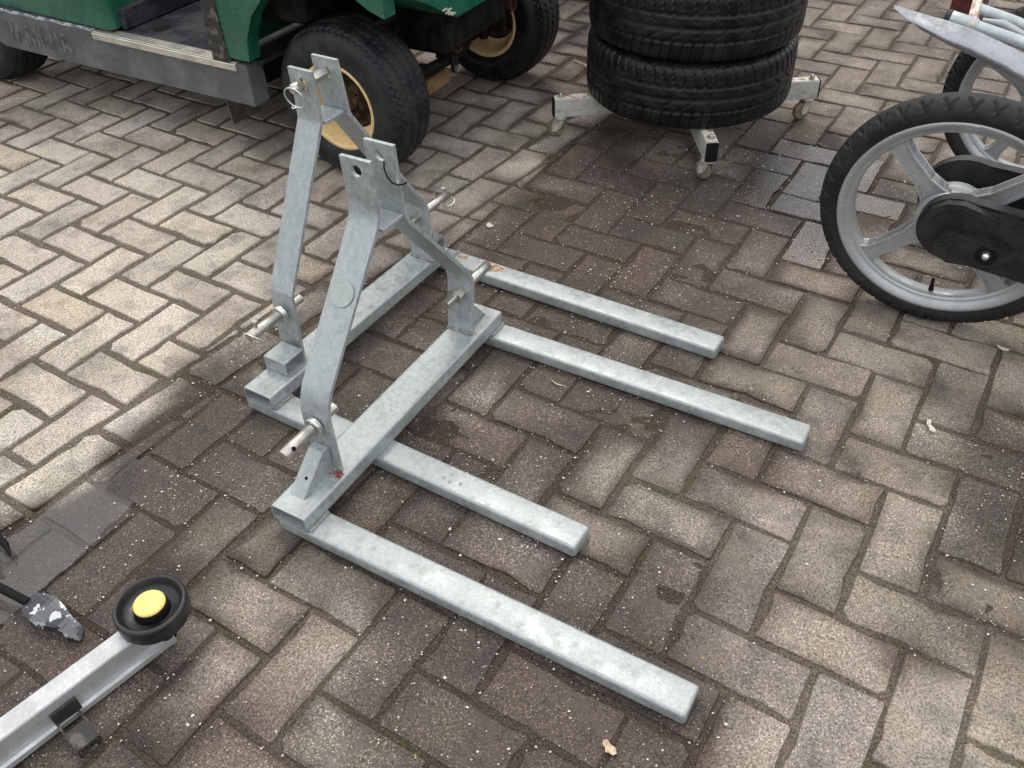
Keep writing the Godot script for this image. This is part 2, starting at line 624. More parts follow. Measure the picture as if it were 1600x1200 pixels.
	M.pale = worn(Color(0.66, 0.62, 0.53), Color(0.50, 0.46, 0.38), 0.75, 0.0, 30.0, 77)
	for k in ["chassis", "black", "rim_inner", "mat_black"]:
		M[k].metallic_specular = 0.18
	for k in ["rubber", "rubber_dusty", "rubber_wet", "rusty"]:
		M[k].metallic_specular = 0.36
	var w := StandardMaterial3D.new()
	w.albedo_color = Color(0.8, 0.8, 0.8, 0.04)
	w.transparency = BaseMaterial3D.TRANSPARENCY_ALPHA
	w.roughness = 0.03
	w.metallic_specular = 0.40
	M.water = w


# ------------------------------------------------------------------ the paved yard
func ground_at(px: float, py: float, z := 0.0) -> Vector2:
	var d := RIGHT * ((px - 800.0) / FOCAL) + DOWN * ((py - 600.0) / FOCAL) + FWD
	var t := (z - CAM_H) / d.z
	return Vector2(d.x * t, d.y * t)


func setup_zones() -> void:
	# where the yard is dry and clean (0) and where it is wet and dirty (1), read off the photograph and stored as places on the ground
	var k := [60, 250, 5, 200, 200, 10, 100, 480, 10, 300, 350, 8, 250, 500, 14, 100, 640, 16, 350, 480, 22, 60, 180, 35, 180, 640, 8, 100, 740, 10, 30, 590, 30,
		250, 690, 97, 330, 640, 88, 120, 820, 98, 290, 750, 84, 230, 830, 92, 200, 900, 94, 265, 900, 84, 100, 1000, 97, 30, 1040, 97, 230, 1150, 74, 270, 1090, 62, 335, 850, 46, 400, 950, 40, 340, 1010, 42, 500, 1000, 42, 450, 720, 60, 420, 560, 55,
		560, 560, 62, 600, 800, 70, 700, 700, 80, 740, 620, 48, 820, 560, 85, 900, 700, 75, 960, 740, 42, 930, 830, 45, 1000, 900, 75, 800, 900, 70, 700, 950, 80, 600, 1100, 75, 480, 1120, 52, 850, 1080, 82, 750, 1160, 82, 950, 1000, 80,
		1010, 1160, 76, 1080, 930, 60, 1150, 880, 40, 1250, 860, 26, 1350, 950, 30, 1450, 800, 34, 1300, 1000, 45, 1190, 1000, 38, 1420, 980, 48, 1250, 1130, 30, 1400, 1130, 24, 1560, 1130, 20, 1550, 950, 60, 1540, 820, 76, 1585, 720, 62, 1450, 640, 36, 1500, 540, 26, 1400, 600, 36, 1330, 530, 28, 1250, 600, 36, 1200, 520, 50, 1180, 640, 52, 1280, 720, 46,
		1000, 620, 80, 1100, 480, 70, 1000, 400, 85, 900, 330, 88, 850, 420, 88, 1100, 330, 80, 1250, 330, 70, 1220, 250, 76, 1300, 120, 40, 1350, 60, 44, 1300, 30, 42, 1400, 140, 42, 1460, 220, 40, 1440, 430, 52, 760, 470, 82, 870, 260, 80, 1000, 240, 86, 780, 220, 30, 830, 255, 12, 760, 170, 36, 840, 60, 52, 900, 110, 58, 600, 300, 30, 700, 290, 28, 500, 60, 40, 660, 330, 36, 1180, 700, 60, 640, 560, 60, 1600, 200, 45, 1600, 20, 42]
	for i in range(0, k.size(), 3):
		var g := ground_at(k[i], k[i + 1])
		zone_pts.append(Vector3(g.x, g.y, k[i + 2] / 100.0))
	zone_noise = FastNoiseLite.new()
	zone_noise.seed = 5
	zone_noise.frequency = 5.0
	zone_noise.fractal_octaves = 4
	soil_noise = FastNoiseLite.new()
	soil_noise.seed = 9
	soil_noise.frequency = 14.0
	soil_noise.fractal_octaves = 4
	tint_noise = FastNoiseLite.new()
	tint_noise.seed = 15
	tint_noise.frequency = 2.2
	tint_noise.fractal_octaves = 3
	for q in [[202, 702], [120, 762], [60, 808], [-20, 868], [-60, 905], [-60, 985], [10, 975], [45, 935], [90, 900], [120, 868], [168, 820], [205, 790], [232, 756], [222, 720]]:
		water_a.append(ground_at(q[0], q[1]))
	for v in [[1165, 232], [1225, 215], [1300, 205], [1345, 260], [1330, 330], [1300, 400], [1255, 395], [1215, 345], [1185, 300], [1150, 270]]:
		water_b.append(ground_at(v[0], v[1]))


func wetness(x: float, y: float) -> float:
	var q := Vector2(x, y)
	var n := 0.0
	for o in [Vector2.ZERO, Vector2(0.035, 0.01), Vector2(-0.02, 0.03), Vector2(-0.03, -0.02), Vector2(0.015, -0.035)]:
		var w: Vector2 = q + o + Vector2(zone_noise.get_noise_2d(x * 2.0, y * 2.0), zone_noise.get_noise_2d(y * 2.0 + 3.0, x * 2.0)) * 0.05
		if Geometry2D.is_point_in_polygon(w, water_a) or Geometry2D.is_point_in_polygon(w, water_b):
			n += 0.2
	return n


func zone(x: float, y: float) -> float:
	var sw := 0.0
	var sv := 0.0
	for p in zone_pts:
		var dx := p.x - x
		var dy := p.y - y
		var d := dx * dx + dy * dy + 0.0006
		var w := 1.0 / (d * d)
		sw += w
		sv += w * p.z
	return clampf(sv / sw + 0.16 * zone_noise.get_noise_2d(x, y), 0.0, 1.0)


func seam_x(y: float) -> float:
	return -1.3167 + 0.087 * (y - 0.612)


func area2(p: PackedVector2Array) -> float:
	var a := 0.0
	for i in p.size():
		a += p[i].cross(p[(i + 1) % p.size()])
	return absf(a) / 2.0


func screen_size(p: PackedVector2Array) -> float:
	var c := Vector2.ZERO
	for v in p:
		c += v
	c /= p.size()
	var w := Vector3(c.x, c.y, -CAM_H)
	var dz := w.dot(FWD)
	if dz < 0.2:
		return 0.0
	var sx := w.dot(RIGHT) / dz * FOCAL
	var sy := w.dot(DOWN) / dz * FOCAL
	var s := area2(p) * CAM_H / (dz * dz * dz)
	return s if absf(sx) < 830 and absf(sy) < 635 else s * 0.001


func herringbone(ox: float, oy: float, turn: float, keep: Callable, out: Array) -> void:
	for b in range(-14, 60):
		for a in range(-55, 40):
			var k := posmod(a - b, 4)
			var r: Rect2
			if k == 0:
				r = Rect2(a, b, 1, 2)
			elif k == 1:
				r = Rect2(a, b, 2, 1)
			else:
				continue
			var p := PackedVector2Array()
			for c in [Vector2(0, 0), Vector2(1, 0), Vector2(1, 1), Vector2(0, 1)]:
				var u: Vector2 = (r.position + r.size * c + Vector2(ox, oy)) * UNIT
				u.x *= 1.0043
				p.append(u.rotated(turn))
			var g: PackedVector2Array = keep.call(p)
			if g.size() > 2 and area2(g) > 0.0010:
				out.append(g)


func in_yard(p: PackedVector2Array) -> bool:
	var c := (p[0] + p[2]) / 2.0
	if c.x < -5.0 or c.x > 1.1 or c.y < -0.35 or c.y > 5.2:
		return false
	# the cone that a camera near the photograph's can see, with room to spare
	return c.x > -1.6 - c.y * 1.55 and c.x < 0.55 + c.y * 0.28


func pavement() -> void:
	var yard := Node3D.new()
	yard.name = "pavement"
	yard.set_meta("kind", "structure")
	add_child(yard)
	var polys: Array = []
	var big := 40.0
	var right_side := PackedVector2Array([Vector2(seam_x(-big), -big), Vector2(big, -big), Vector2(big, big), Vector2(seam_x(big), big)])
	var w := UNIT * 1.02
	var left_side := PackedVector2Array([Vector2(seam_x(-big) - w, -big), Vector2(seam_x(big) - w, big), Vector2(-big, big), Vector2(-big, -big)])
	var clip := func(p: PackedVector2Array, side: PackedVector2Array) -> PackedVector2Array:
		if not in_yard(p):
			return PackedVector2Array()
		var r := Geometry2D.intersect_polygons(p, side)
		return r[0] if r.size() else PackedVector2Array()
	herringbone(-1.1116, 8.8786, 0.0, func(p): return clip.call(p, right_side), polys)
	herringbone(-19.517, 7.4182, -0.008, func(p): return clip.call(p, left_side), polys)
	for i in range(-6, 24):
		var y0 := 0.612 + i * UNIT * 2.0
		var y1 := y0 + UNIT * 2.0
		var q := PackedVector2Array([Vector2(seam_x(y0) - w, y0), Vector2(seam_x(y0), y0), Vector2(seam_x(y1), y1), Vector2(seam_x(y1) - w, y1)])
		if in_yard(q):
			polys.append(q)
	var order := []
	for i in polys.size():
		order.append([screen_size(polys[i]), i])
	order.sort_custom(func(a, b): return a[0] > b[0])
	var rng := RandomNumberGenerator.new()
	rng.seed = 77
	var rest := []
	for k in 4:
		var s := SurfaceTool.new()
		s.begin(Mesh.PRIMITIVE_TRIANGLES)
		rest.append(s)
	var counts := [0, 0, 0, 0]
	for n in order.size():
		var poly: PackedVector2Array = polys[order[n][1]]
		var single := n < 300
		var c := Vector2.ZERO
		for v in poly:
			c += v
		c /= poly.size()
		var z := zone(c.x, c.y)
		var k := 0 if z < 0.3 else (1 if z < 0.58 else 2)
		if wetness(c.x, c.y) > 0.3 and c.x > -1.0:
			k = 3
		if single:
			st = SurfaceTool.new()
			st.begin(Mesh.PRIMITIVE_TRIANGLES)
		else:
			st = rest[k]
			counts[k] += 1
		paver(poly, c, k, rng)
		if single:
			st.generate_normals()
			var mi := MeshInstance3D.new()
			mi.mesh = st.commit()
			mi.material_override = M["stone%d" % k]
			mi.name = "paver" if n == 0 else "paver_%03d" % n
			yard.add_child(mi)
	for k in 4:
		if counts[k] == 0:
			continue
		st = rest[k]
		st.generate_normals()
		var mi := MeshInstance3D.new()
		mi.mesh = st.commit()
		mi.material_override = M["stone%d" % k]
		mi.name = ["paver_field", "damp_paver_field", "dirty_paver_field", "wet_paver_field"][k]
		mi.set_meta("kind", "stuff")
		yard.add_child(mi)
	joint_soil(yard)
	grit(yard)
	# the yard goes on to the horizon
	begin()
	quad(P(-150, -150, -0.035), P(150, -150, -0.035), P(150, 200, -0.035), P(-150, 200, -0.035))
	done("ground", worn(Color(0.185, 0.165, 0.148), Color(0.150, 0.134, 0.120), 0.9, 0.0, 0.9, 90, 0.2, 0.8)).set_meta("kind", "structure")


func paver_color(x: float, y: float, k: int, tint: Color, edge: float) -> Color:
	var z := zone(x, y)
	var t := tint_noise.get_noise_2d(x, y)
	var side := smoothstep(-0.10, 0.05, x - seam_x(y))
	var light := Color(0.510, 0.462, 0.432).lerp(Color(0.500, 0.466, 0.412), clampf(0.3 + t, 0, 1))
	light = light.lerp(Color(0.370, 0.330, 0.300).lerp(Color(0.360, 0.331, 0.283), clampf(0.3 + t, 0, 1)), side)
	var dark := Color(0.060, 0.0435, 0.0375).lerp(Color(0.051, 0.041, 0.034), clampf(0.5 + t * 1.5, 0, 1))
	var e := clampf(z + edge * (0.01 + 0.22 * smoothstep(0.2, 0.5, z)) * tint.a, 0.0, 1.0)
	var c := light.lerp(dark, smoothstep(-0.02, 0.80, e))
	c = Color(c.r * tint.r, c.g * tint.g, c.b * tint.b, 1.0)
	c = c.lerp(Color(0.024, 0.020, 0.019), 0.85 * wetness(x, y))
	c = c * (1.0 / [0.58, 0.45, 0.29, 0.29][k])
	c.a = 1.0
	return c


func paver(poly: PackedVector2Array, c: Vector2, k: int, rng: RandomNumberGenerator) -> void:
	var z := zone(c.x, c.y)
	var left := c.x < seam_x(c.y)
	var gap := (0.0070 if left else lerpf(0.0046, 0.0030, z)) + rng.randf_range(-0.0008, 0.0012)
	var p := poly
	if p.size() > 2:
		var area := 0.0
		for i in p.size():
			area += p[i].cross(p[(i + 1) % p.size()])
		if area < 0.0:
			p = p.duplicate()
			p.reverse()
	var ins := Geometry2D.offset_polygon(p, -gap, Geometry2D.JOIN_MITER)
	if ins.is_empty():
		return
	p = ins[0]
	# settle: a small turn, shift, tilt and sink of its own
	var turn := rng.randf_range(-0.012, 0.012)
	var shift := Vector2(rng.randf_range(-0.0014, 0.0014), rng.randf_range(-0.0014, 0.0014))
	var tilt := Vector2(rng.randf_range(-0.012, 0.012), rng.randf_range(-0.012, 0.012))
	var top := rng.randf_range(-0.0016, 0.0012)
	if Geometry2D.is_point_in_polygon(c, water_a):
		top = -0.0035
		tilt *= 0.5
	var tv := rng.randf_range(-1.0, 1.0)
	var b := 1.0 + 0.13 * rng.randf_range(-1.0, 1.0)
	var tint := Color(b * (1.0 + 0.015 * tv), b, b * (1.0 - 0.03 * tv))
	tint.a = rng.randf_range(0.0, 1.3)
	if rng.randf() < 0.03:
		tint = Color(b * 1.04, b * 0.98, b * 0.92)
	var ring := PackedVector2Array()
	var n := p.size()
	var chip := rng.randi_range(0, n - 1) if rng.randf() < 0.42 else -1
	for i in n:
		var a := p[i]
		var d := p[(i + 1) % n]
		var prev := p[(i - 1 + n) % n]
		var len := (d - a).length()
		var into := ((prev - a).normalized() + (d - a).normalized())
		if len > 0.03 and (a - prev).length() > 0.03:
			var r := rng.randf_range(0.002, 0.0045)
			if i == chip:
				r = rng.randf_range(0.008, 0.02)
			ring.append(a + (prev - a).normalized() * r)
			if r > 0.008:
				ring.append(a + into * r * rng.randf_range(0.42, 0.6))
			ring.append(a + (d - a).normalized() * r)
		else:
			ring.append(a)
		var m := int(len / 0.034)
		var nrm := (d - a).orthogonal().normalized()
		if nrm.dot(c - a) < 0:
			nrm = -nrm
		for s in range(1, m):
			var dip := absf(rng.randfn(0.0, 0.0019 if left else 0.0014))
			if rng.randf() < 0.08:
				dip += rng.randf_range(0.002, 0.006)
			ring.append(a.lerp(d, (s + rng.randf_range(-0.25, 0.25)) / m) + nrm * dip)
	var uvo := Vector2(rng.randf(), rng.randf())
	var uvr := rng.randf() * TAU
	var nn := ring.size()
	var rise := 0.0022
	var lift := func(q: Vector2, drop: float) -> Vector3:
		var r := (q - c).rotated(turn) + c + shift
		var h := top + tilt.dot(q - c) - drop
		return P(r.x, r.y, h)
	# rings: bottom skirt, chamfer foot, top edge, inner ring, centre
	var rings := []
	for e in 4:
		var vs := PackedVector3Array()
		var cs := PackedColorArray()
		var uvs := PackedVector2Array()
		var uv2 := PackedVector2Array()
		for i in nn:
			var q := ring[i]
			var drop := 0.0
			if e == 0:
				drop = 0.03
			elif e == 1:
				drop = rise + 0.0012 * absf(sin(i * 2.3))
			elif e == 2:
				q = q + (c - q).normalized() * 0.0019
			else:
				q = q + (c - q) * 0.42
			vs.append(lift.call(q, drop))
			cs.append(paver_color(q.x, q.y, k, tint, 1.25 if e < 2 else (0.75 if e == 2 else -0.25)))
			uvs.append((q * 2.0).rotated(uvr) + uvo + Vector2(drop, drop) * 2.0)
			uv2.append(q * 0.62)
		rings.append([vs, cs, uvs, uv2])
	for e in 3:
		st.set_smooth_group(1 if e == 2 else 2)
		var lo: Array = rings[e]
		var hi: Array = rings[e + 1]
		for i in nn:
			var j := (i + 1) % nn
			emit(lo, i)
			emit(hi, j)
			emit(lo, j)
			emit(lo, i)
			emit(hi, i)
			emit(hi, j)
	var inner: Array = rings[3]
	var cc := paver_color(c.x, c.y, k, tint, -0.35)
	for i in nn:
		var j := (i + 1) % nn
		st.set_color(cc)
		st.set_uv((c * 2.0).rotated(uvr) + uvo)
		st.set_uv2(c * 0.62)
		st.add_vertex(lift.call(c, 0.0))
		emit(inner, j)
		emit(inner, i)


func emit(r: Array, i: int) -> void:
	st.set_color(r[1][i])
	st.set_uv(r[2][i])
	st.set_uv2(r[3][i])
	st.add_vertex(r[0][i])


func joint_soil(yard: Node3D) -> void:
	# sand and dirt between the pavers; in the dirty part it creeps over their edges
	var s := 0.018
	var x0 := -4.6
	var y0 := -0.2
	var nx := 316
	var ny := 268
	st = SurfaceTool.new()
	st.begin(Mesh.PRIMITIVE_TRIANGLES)
	var at := PackedInt32Array()
	at.resize((nx + 1) * (ny + 1))
	at.fill(-1)
	var n := 0
	for j in ny + 1:
		for i in nx + 1:
			var x := x0 + i * s
			var y := y0 + j * s
			if x < -1.55 - y * 1.5 or x > 0.5 + y * 0.26:
				continue
			var z := zone(x, y)
			var h := soil_noise.get_noise_2d(x, y)
			var t := tint_noise.get_noise_2d(x * 2.0, y * 2.0)
			var level := lerpf(-0.0042, -0.0017, smoothstep(0.25, 0.85, z)) + lerpf(0.0040, 0.0016, z) * h
			level = minf(level, lerpf(-0.0002, -0.0014, smoothstep(0.2, 0.6, z)))
			if wetness(x, y) > 0.0:
				level = -0.0075
			var col := Color(0.150, 0.126, 0.105).lerp(Color(0.062, 0.050, 0.043), smoothstep(0.1, 0.75, z + 0.2 * h))
			col = col.lerp(Color(0.060, 0.070, 0.030), clampf(t * 1.6 - 0.45, 0.0, 0.55))
			col = col * (1.0 / 0.45)
			st.set_color(col)
			st.set_uv(Vector2(x, y) * 2.3)
			st.add_vertex(P(x, y, level))
			at[j * (nx + 1) + i] = n
			n += 1
	for j in ny:
		for i in nx:
			var a := at[j * (nx + 1) + i]
			var b := at[j * (nx + 1) + i + 1]
			var c := at[(j + 1) * (nx + 1) + i + 1]
			var d := at[(j + 1) * (nx + 1) + i]
			if a < 0 or b < 0 or c < 0 or d < 0:
				continue
			for v in [a, c, b, a, d, c]:
				st.add_index(v)
	st.generate_normals()
	var mi := MeshInstance3D.new()
	mi.mesh = st.commit()
	mi.material_override = M.soil
	mi.name = "joint_sand"
	mi.set_meta("kind", "stuff")
	yard.add_child(mi)


func grit(yard: Node3D) -> void:
	var rng := RandomNumberGenerator.new()
	rng.seed = 31
	begin()
	var v := [Vector3(1, 0, 0.1), Vector3(-0.9, 0.2, 0), Vector3(0.1, 0.7, 0.2), Vector3(0, -0.4, 0), Vector3(0.2, 0.1, 0.9), Vector3(-0.1, 0, -1)]
	for f in [[0, 2, 4], [4, 2, 1], [1, 2, 5], [5, 2, 0], [4, 3, 0], [1, 3, 4], [5, 3, 1], [0, 3, 5]]:
		tri(v[f[0]], v[f[2]], v[f[1]])
	st.generate_normals()
	var mesh := st.commit()
	var spots: Array[Transform3D] = []
	var cols: Array[Color] = []
	var tries := 0
	while spots.size() < 17000 and tries < 90000:
		tries += 1
		var px := rng.randf_range(-60, 1660)
		var py := rng.randf_range(-20, 1230)
		# even over the ground rather than over the picture
		var g := Vector2(rng.randf_range(-4.2, 1.0), rng.randf_range(0.02, 4.2))
		if g.x < -1.5 - g.y * 1.3 or g.x > 0.45 + g.y * 0.2:
			continue
		if Geometry2D.is_point_in_polygon(g, water_a) and rng.randf() < 0.9:
			continue
		var z := zone(g.x, g.y)
		if rng.randf() > 0.16 + 0.84 * smoothstep(0.3, 0.8, z):
			continue
		if rng.randf() > 0.35 + 0.65 * smoothstep(-0.2, 0.35, soil_noise.get_noise_2d(g.x * 0.35 + 7.0, g.y * 0.35)):
			continue
		var size := 0.0010 + 0.0016 * pow(rng.randf(), 2.6)
		if rng.randf() < 0.02:
			size = rng.randf_range(0.0026, 0.0038)
		var basis := Basis.from_euler(Vector3(rng.randf_range(-0.5, 0.5), rng.randf() * TAU, rng.randf_range(-0.5, 0.5))).scaled(Vector3(size * rng.randf_range(0.7, 1.4), size * rng.randf_range(0.35, 0.6), size))
		spots.append(Transform3D(basis, P(g.x, g.y, 0.0006 + size * 0.15)))
		var b := rng.randf()
		var col := Color(0.60, 0.56, 0.51) if b < 0.5 else (Color(0.36, 0.32, 0.28) if b < 0.75 else Color(0.74, 0.71, 0.66))
		if b > 0.97:
			col = Color(0.40, 0.29, 0.12)
		cols.append(col * rng.randf_range(0.75, 1.0))
	var mm := MultiMesh.new()
	mm.transform_format = MultiMesh.TRANSFORM_3D
	mm.use_colors = true
	mm.mesh = mesh
	mm.instance_count = spots.size()
	for i in spots.size():
		mm.set_instance_transform(i, spots[i])
		mm.set_instance_color(i, cols[i])
	var mi := MultiMeshInstance3D.new()
	mi.multimesh = mm
	var m := StandardMaterial3D.new()
	m.vertex_color_use_as_albedo = true
	m.roughness = 0.85
	mi.material_override = m
	mi.name = "grit"
	mi.set_meta("kind", "stuff")
	yard.add_child(mi)


func film(called: String, outline: PackedVector2Array, h: float, m: Material, wob: float, seed_: int) -> void:
	var n := FastNoiseLite.new()
	n.seed = seed_
	n.frequency = 11.0
	n.fractal_octaves = 3
	var p := PackedVector2Array()
	for i in outline.size():
		var a := outline[i]
		var b := outline[(i + 1) % outline.size()]
		for s in 8:
			var q := a.lerp(b, s / 8.0)
			p.append(q + Vector2(n.get_noise_2d(q.x, q.y), n.get_noise_2d(q.y + 5.0, q.x)) * wob)
	begin()
	var ix := Geometry2D.triangulate_polygon(p)
	for k in range(0, ix.size(), 3):
		var a := p[ix[k]]
		var b := p[ix[k + 1]]
		var c := p[ix[k + 2]]
		if (b - a).cross(c - a) < 0:
			tri(P(a.x, a.y, h), P(c.x, c.y, h), P(b.x, b.y, h))
		else:
			tri(P(a.x, a.y, h), P(b.x, b.y, h), P(c.x, c.y, h))
	var o := done(called, m)
	o.set_meta("kind", "structure")


func water() -> void:
	film("puddle", water_a, -0.0014, M.water, 0.016, 3)



# ------------------------------------------------------------------ the two galvanised fork carriers
func strap(pts: PackedVector2Array, th: float, xr: Callable, ztop: float, hole: Vector3) -> void:
	# a bent flat bar: pts are (y, z) of its near face, xr(z) gives its two edges, the top is a plate with a hole (x, z, radius)
	var n := pts.size()
	var off := PackedVector2Array()
	for i in n:
		var d := (pts[mini(i + 1, n - 1)] - pts[maxi(i - 1, 0)]).normalized()
		off.append(pts[i] + Vector2(d.y, -d.x) * th)
	for i in n - 1:
		var a: Vector2 = xr.call(pts[i].y)
		var b: Vector2 = xr.call(pts[i + 1].y)
		var f := [P(a.x, pts[i].x, pts[i].y), P(a.y, pts[i].x, pts[i].y), P(b.y, pts[i + 1].x, pts[i + 1].y), P(b.x, pts[i + 1].x, pts[i + 1].y)]
		var k := [P(a.x, off[i].x, off[i].y), P(a.y, off[i].x, off[i].y), P(b.y, off[i + 1].x, off[i + 1].y), P(b.x, off[i + 1].x, off[i + 1].y)]
		smooth(1)
		quad(f[0], f[1], f[2], f[3])
		smooth(2)
		quad(k[1], k[0], k[3], k[2])
		flat()
		quad(f[1], k[1], k[2], f[2])
		quad(k[0], f[0], f[3], k[3])
	var zs := pts[n - 1].y
	var yf := pts[n - 1].x
	var yb := off[n - 1].x
	var e0: Vector2 = xr.call(zs)
	var e1: Vector2 = xr.call(ztop)
	var c := Vector2(hole.x, hole.y)
	var angles := []
	for k in 32:
		angles.append(TAU * k / 32.0)
	for q in [Vector2(e0.x, zs), Vector2(e0.y, zs), Vector2(e1.y, ztop), Vector2(e1.x, ztop)]:
		angles.append(fposmod((q - c).angle(), TAU))
	angles.sort()
	var corner := PackedVector2Array([Vector2(e0.x, zs), Vector2(e0.y, zs), Vector2(e1.y, ztop), Vector2(e1.x, ztop)])
	var inner := PackedVector2Array()
	var outer := PackedVector2Array()
	for t in angles:
		var d := Vector2.from_angle(t)
		inner.append(c + d * hole.z)
		var best := c + d
		for s in 4:
			var hit = Geometry2D.segment_intersects_segment(c, c + d, corner[s], corner[(s + 1) % 4])
			if hit != null and (hit - c).length() < (best - c).length():
				best = hit
		outer.append(best)
	var m := inner.size()
	for i in m:
		var j := (i + 1) % m
		smooth(1)
		quad(P(outer[i].x, yf, outer[i].y), P(outer[j].x, yf, outer[j].y), P(inner[j].x, yf, inner[j].y), P(inner[i].x, yf, inner[i].y))
		smooth(2)
		quad(P(outer[j].x, yb, outer[j].y), P(outer[i].x, yb, outer[i].y), P(inner[i].x, yb, inner[i].y), P(inner[j].x, yb, inner[j].y))
		smooth(3)
		quad(P(inner[i].x, yf, inner[i].y), P(inner[j].x, yf, inner[j].y), P(inner[j].x, yb, inner[j].y), P(inner[i].x, yb, inner[i].y))
		flat()
	for s in [1, 2, 3]:
		var a := corner[s]
		var b := corner[(s + 1) % 4]
		quad(P(a.x, yf, a.y), P(a.x, yb, a.y), P(b.x, yb, b.y), P(b.x, yf, b.y))


func linch(root: Node3D, pin: Node3D, c: Vector3, rr: float, tilt: Vector3) -> void:
	# linch pin: peg through the pin and the wire ring that snaps over it
	begin()
	tube([c + Vector3(0, 0, -0.017), c + Vector3(0, 0, 0.015)], 0.0038, 10)
	box(c + Vector3(0, 0, 0.018), Vector3(0.011, 0.009, 0.010), 0.002)
	done("linch_pin", M.pin, pin)
	begin()
	var u := Vector3(1, 0, 0)
	tube(circle_path(c + tilt, u, tilt.cross(u).normalized(), rr, 28), 0.0016, 8, true)
	done("ring_clip", M.wire, pin)


func lower_pin(root: Node3D, y_out: float, y_collar: float, y_plate: float, y_in: float, x: float, z: float, nut_inside: bool) -> MeshInstance3D:
	begin()
	var s := signf(y_collar - y_out)
	cyl(Vector3(x, y_out, z), Vector3(x, y_collar, z), 0.0108, 20, 0.002)
	var o := done("lower_pin", M.pin, root)
	begin()
	if nut_inside:
		hexbar(Vector3(x, y_in + s * -0.032 - s * 0.002, z), Vector3(x, y_plate, z), 0.0165)
	else:
		lathe(PackedVector2Array([Vector2(0.0108, 0.0), Vector2(0.0165, 0.0), Vector2(0.0178, 0.0015), Vector2(0.0178, 0.0085), Vector2(0.0165, 0.010), Vector2(0.0108, 0.010)]), Vector3(x, y_collar, z), Vector3(0, s, 0), 28, true)
	done("nut" if nut_inside else "collar", M.pin if nut_inside else M.wire, o)
	begin()
	# thread: a bar with fine ridges
	var path := []
	var rad := []
	var len := y_in - y_plate
	for i in 25:
		path.append(Vector3(x, y_plate + len * i / 24.0, z))
		rad.append(0.0098 if i % 2 == 0 else 0.0089)
	tube(path, rad, 16)
	done("thread", M.pin, o)
	return o


